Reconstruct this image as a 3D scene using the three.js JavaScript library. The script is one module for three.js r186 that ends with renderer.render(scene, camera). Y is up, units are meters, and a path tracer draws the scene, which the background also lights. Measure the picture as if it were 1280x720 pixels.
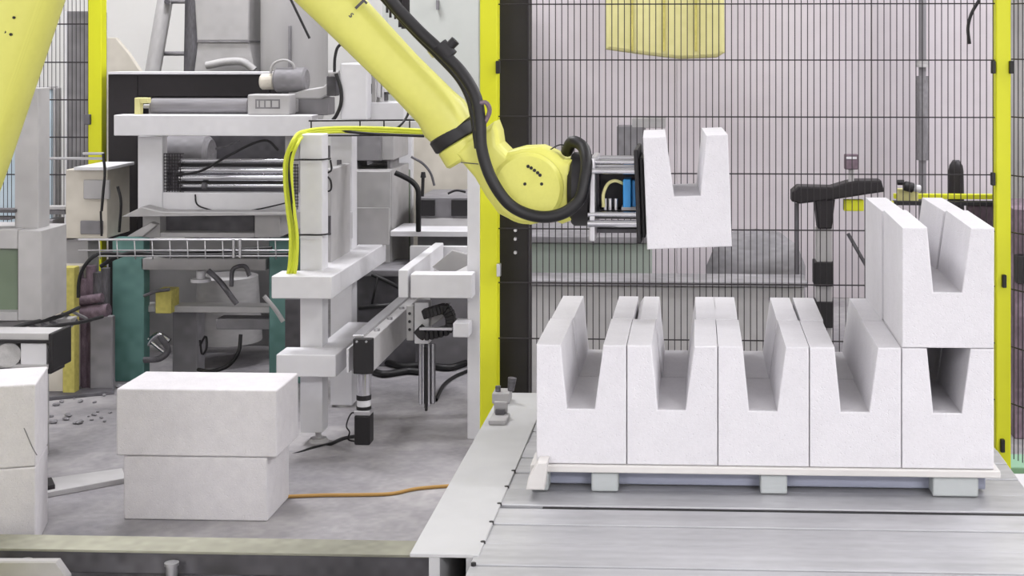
import * as THREE from 'three';
import { RoundedBoxGeometry } from 'three/addons/geometries/RoundedBoxGeometry.js';
import { mergeGeometries, toCreasedNormals } from 'three/addons/utils/BufferGeometryUtils.js';
import { RectAreaLightUniformsLib } from 'three/addons/lights/RectAreaLightUniformsLib.js';
import { FontLoader } from 'three/addons/loaders/FontLoader.js';
import { TextGeometry } from 'three/addons/geometries/TextGeometry.js';

// ---------------------------------------------------------------- camera, exposure, lamps
const scene = new THREE.Scene();
const F = 1740, CX = 790, CY = 60, YAW = 2.6 * Math.PI / 180, EYE = 1.5;
const camera = new THREE.PerspectiveCamera(2 * Math.atan(360 / F) * 180 / Math.PI, 1280 / 720, 0.05, 60);
camera.position.set(0, EYE, 0);
camera.rotation.set(0, YAW, 0);
camera.setViewOffset(1280, 720, 640 - CX, 360 - CY, 1280, 720);   // shift lens: verticals stay upright
camera.updateProjectionMatrix();
scene.add(camera);
scene.background = new THREE.Color(0xdfe6ea);

const renderer = new THREE.WebGLRenderer({ antialias: true });
renderer.toneMapping = THREE.LinearToneMapping;
renderer.toneMappingExposure = 0.97;
renderer.shadowMap.enabled = true;
RectAreaLightUniformsLib.init();

// ceiling panel lamps: [x, y, z, width, length, intensity]
const LAMPS = [
  [-3.0, 3.5, 3.2, 1.8, 1.0, 42], [2.8, 3.5, 3.2, 1.8, 1.0, 74],
  [-2.8, 4.7, -3.0, 1.6, 1.0, 9], [3.3, 4.7, -2.4, 1.6, 1.0, 21],
  [-2.4, 4.7, -6.2, 1.6, 1.0, 34], [3.3, 4.7, -6.4, 1.6, 1.0, 33],
];

// ---------------------------------------------------------------- helpers
let seed = 7;
const rnd = () => { seed = (seed * 1664525 + 1013904223) >>> 0; return seed / 4294967296; };
const V = (x, y, z) => new THREE.Vector3(x, y, z);
const ca = Math.cos(YAW), sa = Math.sin(YAW);
function at(px, py, d) {                                  // point on the plane z = -d
  const xr = (px - CX) / F, yr = -(py - CY) / F;
  const t = d / (ca + xr * sa);
  return V(t * (-sa + xr * ca), EYE + t * yr, -d);
}
const used = {};
function numbered(n) { const k = used[n] = (used[n] ?? -1) + 1; return k ? `${n}_${String(k).padStart(3, '0')}` : n; }
function tag(o, label, category, group, kind) {
  if (label) o.userData.label = label;
  if (category) o.userData.category = category;
  if (group) o.userData.group = group;
  if (kind) o.userData.kind = kind;
  return o;
}
function thing(name, label, category, p = V(0, 0, 0), group) {
  const o = new THREE.Group(); o.name = numbered(name); o.position.copy(p); scene.add(o);
  return tag(o, label, category, group);
}
function prep(g) {
  g = g.index ? g.toNonIndexed() : g;
  for (const k of Object.keys(g.attributes)) if (!['position', 'normal', 'uv'].includes(k)) g.deleteAttribute(k);
  return g;
}
function origin(o) { const p = V(0, 0, 0); for (; o && o !== scene; o = o.parent) p.add(o.position); return p; }
function part(name, geos, mat, parent = scene, label) {   // geometries in world coordinates
  const list = (Array.isArray(geos) ? geos : [geos]).map(prep);
  const g = list.length > 1 ? mergeGeometries(list) : list[0];
  const p = origin(parent); g.translate(-p.x, -p.y, -p.z);
  const m = new THREE.Mesh(g, mat); m.name = parent === scene ? numbered(name) : name;
  m.castShadow = m.receiveShadow = true; parent.add(m);
  if (label) m.userData.label = label;
  return m;
}
function solo(name, geos, mat, label, category, p, group) {
  const list = (Array.isArray(geos) ? geos : [geos]).map(prep);
  const g = list.length > 1 ? mergeGeometries(list) : list[0];
  if (!p) { g.computeBoundingBox(); const b = g.boundingBox; p = V((b.min.x + b.max.x) / 2, b.min.y, (b.min.z + b.max.z) / 2); }
  g.translate(-p.x, -p.y, -p.z);
  const m = new THREE.Mesh(g, mat); m.name = numbered(name); m.position.copy(p);
  m.castShadow = m.receiveShadow = true; scene.add(m);
  return tag(m, label, category, group);
}
function uvBox(g) {                                       // box-projected uv in metres
  g = g.index ? g.toNonIndexed() : g;
  const p = g.attributes.position, n = g.attributes.normal, uv = new Float32Array(p.count * 2);
  for (let i = 0; i < p.count; i++) {
    const ax = Math.abs(n.getX(i)), ay = Math.abs(n.getY(i)), az = Math.abs(n.getZ(i));
    const X = p.getX(i), Y = p.getY(i), Z = p.getZ(i);
    if (ay >= ax && ay >= az) { uv[2 * i] = X; uv[2 * i + 1] = Z; }
    else if (ax >= az) { uv[2 * i] = Z; uv[2 * i + 1] = Y; }
    else { uv[2 * i] = X; uv[2 * i + 1] = Y; }
  }
  g.setAttribute('uv', new THREE.BufferAttribute(uv, 2));
  return g;
}
function box(x0, y0, z0, x1, y1, z1, r = 0.004) {
  const w = Math.abs(x1 - x0), h = Math.abs(y1 - y0), d = Math.abs(z1 - z0);
  r = Math.min(r, w * 0.3, h * 0.3, d * 0.3);
  const g = r > 0 ? new RoundedBoxGeometry(w, h, d, 1, r) : new THREE.BoxGeometry(w, h, d);
  g.translate((x0 + x1) / 2, (y0 + y1) / 2, (z0 + z1) / 2);
  return uvBox(g);
}
function pbox(a, b, c, e, d, depth, r) {                  // front face measured in the photo on plane z = -d
  const m = at((a + c) / 2, (b + e) / 2, d), p = at(a, (b + e) / 2, d), q = at(c, (b + e) / 2, d);
  const t = at((a + c) / 2, b, d), u = at((a + c) / 2, e, d);
  return box(p.x, u.y, -d - depth, q.x, t.y, -d, r);
}
function pboxFloor(a, b, c, d, depth, r, y0 = 0) {        // same, standing on the floor
  const t = at((a + c) / 2, b, d), p = at(a, b, d), q = at(c, b, d);
  return box(p.x, y0, -d - depth, q.x, t.y, -d, r);
}
function cyl(a, b, r, r2 = r, seg = 18) {
  const dir = b.clone().sub(a), L = dir.length();
  const g = new THREE.CylinderGeometry(r2, r, L, seg, 1);
  g.translate(0, L / 2, 0);
  g.applyQuaternion(new THREE.Quaternion().setFromUnitVectors(V(0, 1, 0), dir.normalize()));
  g.translate(a.x, a.y, a.z);
  return g;
}
function ring(a, b, r, cham = 0.004, seg = 36) {          // chamfered disc between two points
  const dir = b.clone().sub(a), L = dir.length(), c = Math.min(cham, L * 0.45);
  const g = new THREE.LatheGeometry([[0, 0], [r - c, 0], [r, c], [r, L - c], [r - c, L], [0, L]].map(p => new THREE.Vector2(...p)), seg);
  g.applyQuaternion(new THREE.Quaternion().setFromUnitVectors(V(0, 1, 0), dir.normalize()));
  g.translate(a.x, a.y, a.z);
  return toCreasedNormals(g, 0.6);
}
function tube(pts, r, seg = 40, rad = 8) {
  return new THREE.TubeGeometry(new THREE.CatmullRomCurve3(pts, false, 'centripetal'), seg, r, rad, false);
}
function ptube(list, r, seg, rad) { return tube(list.map(p => at(...p)), r, seg, rad); }
function extr(list, d, depth, bevel = 0.004, seg = 1, curve = 10) {   // outline in photo pixels on plane z = -d, real thickness behind
  const pts = list.map(p => { const w = at(p[0], p[1], d); return new THREE.Vector2(w.x, w.y); });
  const g = new THREE.ExtrudeGeometry(new THREE.Shape(pts), { depth: depth - 2 * bevel, bevelEnabled: bevel > 0, bevelThickness: bevel, bevelSize: bevel, bevelOffset: -bevel, bevelSegments: seg, curveSegments: curve });
  g.translate(0, 0, -d - depth + bevel);
  return g;
}
// ---------------------------------------------------------------- procedural textures
function lattice(n, s) { let q = s; const a = new Float32Array(n * n); for (let i = 0; i < n * n; i++) { q = (q * 1664525 + 1013904223) >>> 0; a[i] = q / 4294967296; } return a; }
function noise(size, cells, s, cellsY = cells) {
  const L = lattice(Math.max(cells, cellsY), s), M = Math.max(cells, cellsY), o = new Float32Array(size * size);
  for (let j = 0; j < size; j++) for (let i = 0; i < size; i++) {
    const x = i / size * cells, y = j / size * cellsY, x0 = Math.floor(x), y0 = Math.floor(y);
    let fx = x - x0, fy = y - y0; fx = fx * fx * (3 - 2 * fx); fy = fy * fy * (3 - 2 * fy);
    const g = (a, b) => L[(b % cellsY) * M + (a % cells)];
    o[j * size + i] = (g(x0, y0) * (1 - fx) + g(x0 + 1, y0) * fx) * (1 - fy) + (g(x0, y0 + 1) * (1 - fx) + g(x0 + 1, y0 + 1) * fx) * fy;
  }
  return o;
}
function tex(size, fn, srgb, rep = 1, repY = rep) {
  const d = new Uint8Array(size * size * 4);
  for (let i = 0; i < size * size; i++) { const c = fn(i); d[4 * i] = c[0]; d[4 * i + 1] = c[1]; d[4 * i + 2] = c[2]; d[4 * i + 3] = 255; }
  const t = new THREE.DataTexture(d, size, size); t.wrapS = t.wrapT = THREE.RepeatWrapping;
  t.magFilter = THREE.LinearFilter; t.minFilter = THREE.LinearMipmapLinearFilter; t.generateMipmaps = true;
  if (srgb) t.colorSpace = THREE.SRGBColorSpace; t.repeat.set(rep, repY); t.needsUpdate = true; return t;
}
const cl = v => Math.max(0, Math.min(255, v));
function tinted(base, amp, layers, size, rep, srgbRepY) {    // colour with grain and patches
  const N = layers.map(([c, w, cy], k) => [noise(size, c, 31 + 17 * k + base[0], cy), w]);
  return tex(size, i => { let v = 0; for (const [n, w] of N) v += (n[i] - 0.5) * w; return base.map((b, k) => cl(b + amp[k] * v)); }, true, rep, srgbRepY);
}
const pitN = noise(512, 128, 5), pitF = noise(512, 256, 9), pitL = noise(512, 16, 2);
const pitBump = tex(512, i => { const v = cl(190 + 40 * (pitF[i] - 0.5) - (pitN[i] > 0.8 ? (pitN[i] - 0.8) * 700 : 0) + 30 * (pitL[i] - 0.5)); return [v, v, v]; }, false, 3);
const grainN = noise(256, 4, 3, 128), grainBump = tex(256, i => { const v = cl(128 + 120 * (grainN[i] - 0.5)); return [v, v, v]; }, false, 2, 4);
const fineN = noise(256, 96, 8), fineBump = tex(256, i => { const v = cl(128 + 100 * (fineN[i] - 0.5)); return [v, v, v]; }, false, 4);
const std = o => new THREE.MeshStandardMaterial(o);
const M = {
  block: std({ map: tinted([211, 209, 212], [9, 9, 9], [[6, 0.6], [24, 0.4], [128, 0.5]], 512, 2), bumpMap: pitBump, bumpScale: 0.0012, roughness: 0.95 }),
  blockOld: std({ map: tinted([204, 201, 204], [12, 12, 11], [[5, 0.8], [20, 0.5], [128, 0.5]], 512, 2), bumpMap: pitBump, bumpScale: 0.0015, roughness: 0.96 }),
  floor: std({ map: tinted([148, 145, 147], [46, 45, 42], [[5, 0.8], [13, 0.6], [48, 0.35], [180, 0.3]], 512, 0.33), bumpMap: fineBump, bumpScale: 0.001, roughness: 0.7 }),
  wall: std({ map: tinted([216, 215, 212], [12, 12, 12], [[4, 0.8], [16, 0.4]], 256, 0.4), roughness: 0.9 }),
  ceiling: std({ color: 0xd8d8d6, roughness: 0.9 }),
  pinkPanel: std({ map: tinted([202, 195, 199], [14, 14, 14], [[4, 0.8], [32, 0.3]], 256, 0.5), roughness: 0.85 }),
  greenPanel: std({ map: tinted([190, 193, 188], [12, 12, 12], [[4, 0.8], [32, 0.3]], 256, 0.5), roughness: 0.8 }),
  white: std({ map: tinted([214, 213, 216], [12, 12, 12], [[6, 0.7], [40, 0.4]], 256, 1), roughness: 0.5 }),
  greyLight: std({ map: tinted([170, 168, 168], [24, 24, 24], [[5, 0.8], [30, 0.4]], 256, 1), roughness: 0.6 }),
  grey: std({ map: tinted([124, 122, 125], [36, 36, 36], [[5, 0.8], [30, 0.5]], 256, 1), roughness: 0.6 }),
  greyDark: std({ map: tinted([84, 82, 86], [40, 40, 42], [[6, 0.8], [40, 0.5]], 256, 1), roughness: 0.6 }),
  beige: std({ map: tinted([200, 194, 182], [26, 26, 26], [[5, 0.8], [30, 0.4]], 256, 1), roughness: 0.7 }),
  black: std({ color: 0x131013, roughness: 0.55 }),
  rubber: std({ color: 0x0b090b, roughness: 0.5 }),
  blackSteel: std({ map: tinted([25, 19, 23], [10, 9, 10], [[6, 0.8], [40, 0.4]], 256, 1), roughness: 0.6 }),
  wire: std({ color: 0x2a2528, roughness: 0.5, metalness: 0.2 }),
  yellow: std({ map: tinted([214, 212, 106], [10, 10, 10], [[5, 0.6], [60, 0.3]], 256, 1.5), roughness: 0.42 }),
  yellowPost: std({ color: 0xd4d612, roughness: 0.5 }),
  yellowPale: std({ map: tinted([208, 202, 142], [16, 16, 18], [[4, 0.8], [30, 0.4]], 256, 1), roughness: 0.8 }),
  yellowDull: std({ map: tinted([190, 180, 96], [40, 40, 30], [[6, 0.8], [40, 0.5]], 256, 2), roughness: 0.7 }),
  yellowCable: std({ color: 0xd2da3c, roughness: 0.5 }),
  teal: std({ map: tinted([94, 134, 128], [36, 36, 36], [[6, 0.8], [30, 0.5]], 256, 1), roughness: 0.55 }),
  steel: std({ map: tinted([180, 180, 183], [30, 30, 30], [[3, 0.5, 60], [8, 0.5, 8], [40, 0.3, 120]], 256, 1), bumpMap: grainBump, bumpScale: 0.0003, roughness: 0.45, metalness: 0.35 }),
  alu: std({ color: 0xc6c5c8, roughness: 0.32, metalness: 0.8 }),
  chrome: std({ color: 0xd8d8dc, roughness: 0.16, metalness: 1 }),
  blue: std({ color: 0x3a98dc, roughness: 0.45 }),
  stringer: std({ map: tinted([146, 149, 164], [36, 36, 36], [[3, 0.6, 40], [6, 0.5, 6]], 256, 1), bumpMap: grainBump, bumpScale: 0.0008, roughness: 0.85 }),
  palletWood: std({ map: tinted([174, 178, 178], [30, 30, 30], [[3, 0.6, 40], [6, 0.5, 6]], 256, 1), bumpMap: grainBump, bumpScale: 0.0008, roughness: 0.85 }),
  palletTop: std({ map: tinted([206, 203, 200], [18, 18, 18], [[3, 0.6, 40], [6, 0.5, 6]], 256, 1), roughness: 0.85 }),
  plum: std({ map: tinted([112, 96, 106], [40, 36, 40], [[6, 0.8], [40, 0.5]], 256, 2), roughness: 0.8 }),
  beamPaint: std({ map: tinted([186, 186, 186], [12, 12, 12], [[4, 0.8], [30, 0.4]], 256, 1), roughness: 0.6 }),
  benchGreen: std({ map: tinted([150, 160, 150], [20, 20, 20], [[3, 0.9], [12, 0.3]], 256, 2), roughness: 0.7 }),
  olive: std({ map: tinted([150, 149, 134], [34, 34, 30], [[4, 0.7], [40, 0.5]], 256, 1), roughness: 0.7 }),
  rope: std({ color: 0xb08a50, roughness: 0.9 }),
  greenKerb: std({ color: 0x7fa58a, roughness: 0.7 }),
  glassGreen: std({ map: tinted([118, 132, 112], [30, 30, 30], [[3, 0.9], [12, 0.3]], 256, 2), roughness: 0.15 }),
  paleBlue: std({ map: tinted([190, 206, 216], [22, 20, 18], [[3, 0.9], [12, 0.4]], 256, 2), roughness: 0.6 }),
  lampGlow: std({ color: 0xffffff, emissive: 0xffffff, emissiveIntensity: 2.0 }),
};
// ---------------------------------------------------------------- the hall
const X0 = -5.2, X1 = 4.4, ZB = -8.6, ZF = 4.6, H = 5.2;
function structure(name, g, m) { const o = part(name, g, m); o.userData.kind = 'structure'; return o; }
structure('floor', box(X0 - 0.2, -0.2, ZB - 0.2, X1 + 0.2, 0, ZF + 0.2, 0), M.floor);
structure('ceiling', box(X0 - 0.2, H, ZB - 0.2, X1 + 0.2, H + 0.2, ZF + 0.2, 0), M.ceiling);
structure('wall_back', box(X0 - 0.2, 0, ZB - 0.2, X1 + 0.2, H, ZB, 0), M.wall);
structure('wall_front', box(X0 - 0.2, 0, ZF, X1 + 0.2, H, ZF + 0.2, 0), M.wall);
structure('wall_left', box(X0 - 0.2, 0, ZB, X0, H, ZF, 0), M.wall);
structure('wall_right', box(X1, 0, ZB, X1 + 0.2, H, ZF, 0), M.wall);
LAMPS.forEach(([x, y, z, w, l, k], i) => {
  const t = thing('ceiling_lamp', ['front left', 'front right', 'middle left', 'middle right', 'rear left', 'rear right'][i] + ' white panel lamp hung under the hall ceiling', 'lamp', V(x, y, z), 'panel lamps under the ceiling');
  part('housing', box(x - w / 2 - 0.04, y, z - l / 2 - 0.04, x + w / 2 + 0.04, y + 0.08, z + l / 2 + 0.04, 0.01), M.white, t);
  part('diffuser', box(x - w / 2, y - 0.012, z - l / 2, x + w / 2, y - 0.002, z + l / 2, 0), M.lampGlow, t);
  for (const s of [-1, 1]) part('hanger', cyl(V(x + s * w * 0.4, y + 0.08, z), V(x + s * w * 0.4, H, z), 0.008), M.alu, t);
  const r = new THREE.RectAreaLight(0xfaf9fe, k, w, l); r.position.set(0, -0.02, 0); r.rotation.x = -Math.PI / 2; t.add(r);
});
// ---------------------------------------------------------------- conveyor, beams, pallet
const RD = 3.04;                                           // distance of the front row of blocks
const yBlock = at(950, 583, RD).y, BW = (at(1243, 560, RD).x - at(670, 560, RD).x) / 5, BX = at(670, 560, RD).x;
const BH = 0.2605, BL = 0.3;
const yTable = EYE - 0.975;
{
  const xl = at(606, 682, 2.797).x, xr = at(1242, 590, 3.45).x + 0.0;
  const t = thing('slat_conveyor', 'grey steel slat conveyor table carrying the pallet of white blocks', 'conveyor', V((xl + xr) / 2, 0, -3.1));
  const p = 0.115;
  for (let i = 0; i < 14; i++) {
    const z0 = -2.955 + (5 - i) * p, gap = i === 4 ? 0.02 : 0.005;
    if (i !== 4 && i < 11) part('gap_shade_strip', box(xl + 0.004, yTable - 0.02, z0 - p + 0.0005, xr, yTable - 0.0035, z0 - p + gap - 0.0005, 0.001), M.rubber, t);  // black filler added in the open slat gaps, stands in for their shade
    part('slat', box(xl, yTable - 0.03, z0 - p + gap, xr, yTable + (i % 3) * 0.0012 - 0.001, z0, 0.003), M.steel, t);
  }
  part('rubber_strip', box(xl + 0.1, yTable - 0.02, -2.955 - 0.0005, xr, yTable - 0.002, -2.955 + 0.019, 0.002), M.rubber, t);
  for (const x of [xl + 0.05, xr - 0.05]) part('side_rail', box(x - 0.03, yTable - 0.17, -4.0, x + 0.03, yTable - 0.032, -2.34, 0.004), M.greyDark, t);
  part('pan', box(xl + 0.1, yTable - 0.16, -4.0, xr - 0.1, yTable - 0.13, -2.34, 0.004), M.blackSteel, t);
  for (const x of [xl + 0.05, xr - 0.05]) for (const z of [-2.45, -3.9]) part('leg', box(x - 0.03, 0, z - 0.03, x + 0.03, yTable - 0.17, z + 0.03), M.greyDark, t);
  for (let i = 1; i < 8; i++) part('bolt', cyl(V(xl + 0.008, yTable, -2.955 + (5.05 - i) * p), V(xl + 0.008, yTable + 0.006, -2.955 + (5.05 - i) * p), 0.005, 0.005, 8), M.black, t);
}
{
  const h = EYE - 0.97, a = at(512, 697, 2.65).x, b = a + 0.134, zf = -2.65, zb = -3.9;
  const t = thing('channel_beam', 'long white painted channel beam running back beside the slat conveyor', 'beam', V((a + b) / 2, 0, -3.2));
  part('top_plate', box(a, h - 0.008, zb, b, h, zf, 0.002), M.beamPaint, t);
  part('web', box(a + 0.036, h - 0.17, zb + 0.01, a + 0.058, h - 0.008, zf - 0.004, 0.002), M.beamPaint, t);
  part('web', box(b - 0.026, h - 0.17, zb + 0.01, b - 0.003, h - 0.008, zf - 0.004, 0.002), M.beamPaint, t);
  part('bottom_plate', box(a + 0.036, h - 0.18, zb + 0.01, b - 0.003, h - 0.17, zf - 0.004, 0.002), M.beamPaint, t);
  for (const z of [-2.8, -3.75]) part('leg', box(a + 0.05, 0, z - 0.04, b - 0.02, h - 0.18, z + 0.04), M.greyLight, t);
  // clamps at the far end of the beam
  const c = at(625, 505, 3.8);
  const k = thing('beam_clamp', 'small grey clamp with a dark knob on the far end of the white channel beam', 'clamp', V(c.x, h, -3.8));
  part('body', box(c.x - 0.018, h, -3.83, c.x + 0.03, h + 0.03, -3.77, 0.004), M.greyLight, k);
  part('knob', cyl(V(c.x + 0.03, h + 0.03, -3.8), V(c.x + 0.034, h + 0.065, -3.8), 0.009, 0.012), M.greyDark, k);
  part('bolt', cyl(V(c.x - 0.004, h + 0.03, -3.79), V(c.x - 0.004, h + 0.045, -3.79), 0.008, 0.008, 6), M.greyDark, k);
  const c2 = at(619, 524, 3.6);
  const k2 = thing('beam_clamp', 'low pale angle bracket on the white channel beam below the left yellow post', 'bracket', V(c2.x + 0.01, h, -3.6));
  part('plate', box(c2.x - 0.012, h, -3.64, c2.x + 0.034, h + 0.012, -3.56, 0.003), M.greyLight, k2);
  part('upright', box(c2.x - 0.008, h + 0.012, -3.64, c2.x + 0.028, h + 0.042, -3.628, 0.003), M.greyLight, k2);
  part('slot', box(c2.x - 0.002, h + 0.012, -3.627, c2.x + 0.022, h + 0.024, -3.615, 0.001), M.greyDark, k2);
  const a2 = at(1239, 588, 3.27).x;
  const r = thing('channel_beam', 'white side beam of the conveyor at the right edge of the picture', 'beam', V(a2 + 0.1, 0, -3.0));
  part('top_plate', box(a2 + 0.006, h - 0.028, -3.27, a2 + 0.2, h - 0.018, -2.4, 0.002), M.white, r);
  part('web', box(a2 + 0.02, h - 0.16, -3.27, a2 + 0.04, h - 0.03, -2.4, 0.002), M.white, r);
  for (const z of [-2.6, -3.1]) part('leg', box(a2 + 0.02, 0, z - 0.04, a2 + 0.08, h - 0.16, z + 0.04), M.greyLight, r);
}
{
  const xa = BX - 0.012, xb = BX + 5 * BW + 0.012, yt = yBlock, zf = -RD + 0.008, zb = -3.72;
  const t = thing('pallet', 'pale grey pallet under the row of white channel blocks', 'pallet', V((xa + xb) / 2, yTable + 0.003, -3.35));
  part('lead_board', box(xa, yt - 0.017, zf - 0.1, xb, yt - 0.001, zf, 0.003), M.palletTop, t);
  for (let i = 1; i < 6; i++) part('deck_board', box(xa, yt - 0.019, zf - i * 0.118 - 0.1, xb, yt - 0.001, zf - i * 0.118, 0.003), M.palletTop, t);
  for (const [p, q] of [[662, 684], [738, 772], [951, 985], [1168, 1226]]) {
    const u = at(p, 600, RD - 0.02).x, v = at(q, 600, RD - 0.02).x;
    for (const z of [zf - 0.01, zf - 0.31, zf - 0.58]) part('foot_block', box(u, yTable + 0.003, z - 0.1, v, yt - 0.02, z, 0.004), M.palletWood, t);
  }
  for (const z of [zf - 0.06, zf - 0.5]) part('stringer', box(xa + 0.02, yTable + 0.004, z - 0.02, xb - 0.02, yt - 0.02, z, 0.003), M.stringer, t);
  part('corner_chock', extr([[657, 613], [660, 598], [672, 578], [684, 578], [680, 613]], RD - 0.05, 0.05, 0.003), M.palletTop, t);
}
// ---------------------------------------------------------------- white channel blocks
function channelBlock(len, chip) {
  const w = BW - 0.0016, k = BW / 115, s = new THREE.Shape();   // profile measured on the photo, 115 px wide
  const P = [[0, 0], [w, 0], [w, BH], [85 * k, BH], [74 * k, BH - 0.14], [39 * k, BH - 0.14], [31 * k, BH], [0, BH]];
  if (chip) P.splice(7, 1, [0.014, BH], [0.003, BH - 0.016]);
  const pts = P.map(p => new THREE.Vector2(p[0] - w / 2, p[1]));
  const g = new THREE.ExtrudeGeometry(new THREE.Shape(pts), { depth: len - 0.005, bevelEnabled: true, bevelThickness: 0.0025, bevelSize: 0.0025, bevelOffset: -0.0025, bevelSegments: 2 });
  g.translate(0, 0, -len + 0.0025);
  return g;
}
const gBlock = channelBlock(BL, false), gChip = channelBlock(BL, true);
const ordinal = ['leftmost', 'second from left', 'middle', 'fourth from left', 'rightmost'];
function addBlock(g, x, y, z, label, group, rx = 0, ry = 0, rz = 0) {
  const m = new THREE.Mesh(g, M.block); m.name = numbered('channel_block'); m.position.set(x, y, z); m.rotation.set(rx, ry, rz);
  m.castShadow = m.receiveShadow = true; scene.add(m); return tag(m, label, 'block', group);
}
for (let i = 0; i < 5; i++) {
  const x = BX + (i + 0.5) * BW;
  addBlock(gBlock, x, yBlock, -RD, `white channel block, ${ordinal[i]} in the front row on the pallet` + (i === 4 ? ', under another block' : ''), 'channel blocks in the front row on the pallet');
  addBlock(i === 1 ? gChip : gBlock, x + [0.002, 0.004, -0.002, 0.003, 0][i], yBlock, -RD - BL - 0.004, `white channel block right behind the ${ordinal[i]} one of the front row`, 'channel blocks in the rear row on the pallet', 0, [0, 0.006, 0, -0.006, 0][i]);
}
{
  const x = BX + 4.5 * BW, y = yBlock + BH + 0.001;
  addBlock(gBlock, x, y, -RD, 'white channel block stacked on top of the rightmost block, front one of the upper pair', 'channel blocks stacked on top', 0.013, 0, 0);
  addBlock(gBlock, x - 0.003, y, -RD - BL - 0.009, 'white channel block stacked at the back of the upper pair, behind the crack', 'channel blocks stacked on top', 0, 0.008);
}
const HD = 3.24;                                           // block in the gripper
{
  const a = at(862, 310, HD);
  addBlock(gBlock, a.x, a.y, -HD, 'white channel block held in mid air by the robot gripper', null, 0, 0.03, 0.038);
}
// ---------------------------------------------------------------- fence
const FD = 4.12;
{
  const xa = at(660, 200, FD).x, xb = at(1246, 200, FD).x, yTop = EYE + 0.55, yBot = 0.3;
  const t = thing('mesh_fence', 'black wire mesh safety fence panel between the two yellow posts', 'fence', V((xa + xb) / 2, 0, -FD));
  const n = 74, st = (xb - xa) / n;
  const wires = (t, n, off, y0, y1, r) => {                  // one wire mesh, then clones of it
    const w = part('vertical_wire', cyl(V(t.position.x, y0, t.position.z), V(t.position.x, y1, t.position.z), r, r, 6), M.wire, t);
    for (let i = 0; i < n; i++) { const m = i ? w.clone() : w; if (i) t.add(m); const o = off(i); m.position.set(o[0], 0, o[1]); }
  };
  wires(t, n, i => [xa + (i + 0.4) * st - t.position.x, 0], yBot, yTop, 0.0015);
  for (const py of [-64, 5, 75, 146, 217, 287, 355, 425, 495]) {
    const y = at(900, py, FD).y, x0 = at(620, 200, FD).x;
    part('cross_wire', cyl(V(x0, y, -FD + 0.004), V(xb + 0.004, y, -FD + 0.004), 0.0021, 0.0021, 6), M.wire, t);
  }
  // right-hand panel that turns towards the camera
  const p0 = at(1264, 300, FD), dir = V(0.45, 0, 0.893), t2 = thing('mesh_fence', 'narrow black mesh fence panel angling forward right of the right yellow post', 'fence', V(p0.x, 0, -FD));
  wires(t2, 16, i => [dir.x * (0.012 + i * 0.019), dir.z * (0.012 + i * 0.019)], yBot, yTop, 0.0015);
  for (const py of [-64, 5, 74, 146, 219, 290, 361, 433, 504]) {
    const y = at(1262, py, FD).y, a = V(p0.x, y, -FD + 0.004), b = a.clone().addScaledVector(dir, 0.32);
    part('cross_wire', cyl(a, b, 0.0021, 0.0021, 6), M.wire, t2);
  }
  const e = p0.clone().addScaledVector(dir, 0.33);
  part('end_post', box(e.x - 0.02, 0, e.z - 0.02, e.x + 0.02, yTop, e.z + 0.02), M.yellowPost, t2);
  const pl = (a, b, d, label) => {
    const x0 = at(a, 200, d).x, x1 = at(b, 200, d).x, q = thing('fence_post', label, 'post', V((x0 + x1) / 2, 0, -d - 0.02));
    part('tube', box(x0, 0.008, -d - 0.05, x1, yTop + 0.05, -d, 0.005), M.yellowPost, q);
    part('foot_plate', box(x0 - 0.03, 0, -d - 0.09, x1 + 0.03, 0.008, -d + 0.04, 0.002), M.yellowPost, q);
    return q;
  };
  const L = pl(599.5, 622, FD - 0.02, 'tall yellow fence post left of the black column behind the robot wrist');
  const R = pl(1245, 1264, FD - 0.02, 'tall yellow fence post right of the stacked blocks');
  const clip = (px, py, q, m) => part('clip', pbox(px - 2.5, py - 8, px + 2.5, py + 8, FD - 0.035, 0.02, 0.002), m, q);
  clip(1242.5, 84, R, M.black); clip(1265, 84, R, M.black); clip(1256, 352, R, M.black); clip(1254, 558, R, M.black); clip(1242, 224, R, M.black);
  clip(622, 84, L, M.black); clip(623, 338, L, M.alu);
  const c0 = at(623, 200, 4.2).x, c1 = at(661, 200, 4.2).x;
  const k = thing('steel_column', 'wide black steel column right beside the left yellow fence post', 'column', V((c0 + c1) / 2, 0, -4.25));
  part('tube', box(c0, 0, -4.29, c1, 2.3, -4.2, 0.006), M.blackSteel, k);
  for (const py of [288, 299, 316]) { const a = at(644, py, 4.19); part('bolt', cyl(a, V(a.x, a.y, -4.2), 0.005, 0.006, 8), M.alu, k); }
  const g0 = at(1238, 581, FD + 0.1), g1 = at(1400, 581, FD + 0.1);
  solo('kerb', box(g0.x, 0, -FD - 0.22, g1.x, g0.y, -FD - 0.08, 0.006), M.greenKerb, 'low green kerb at the foot of the right yellow fence post', 'kerb');
}
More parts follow.
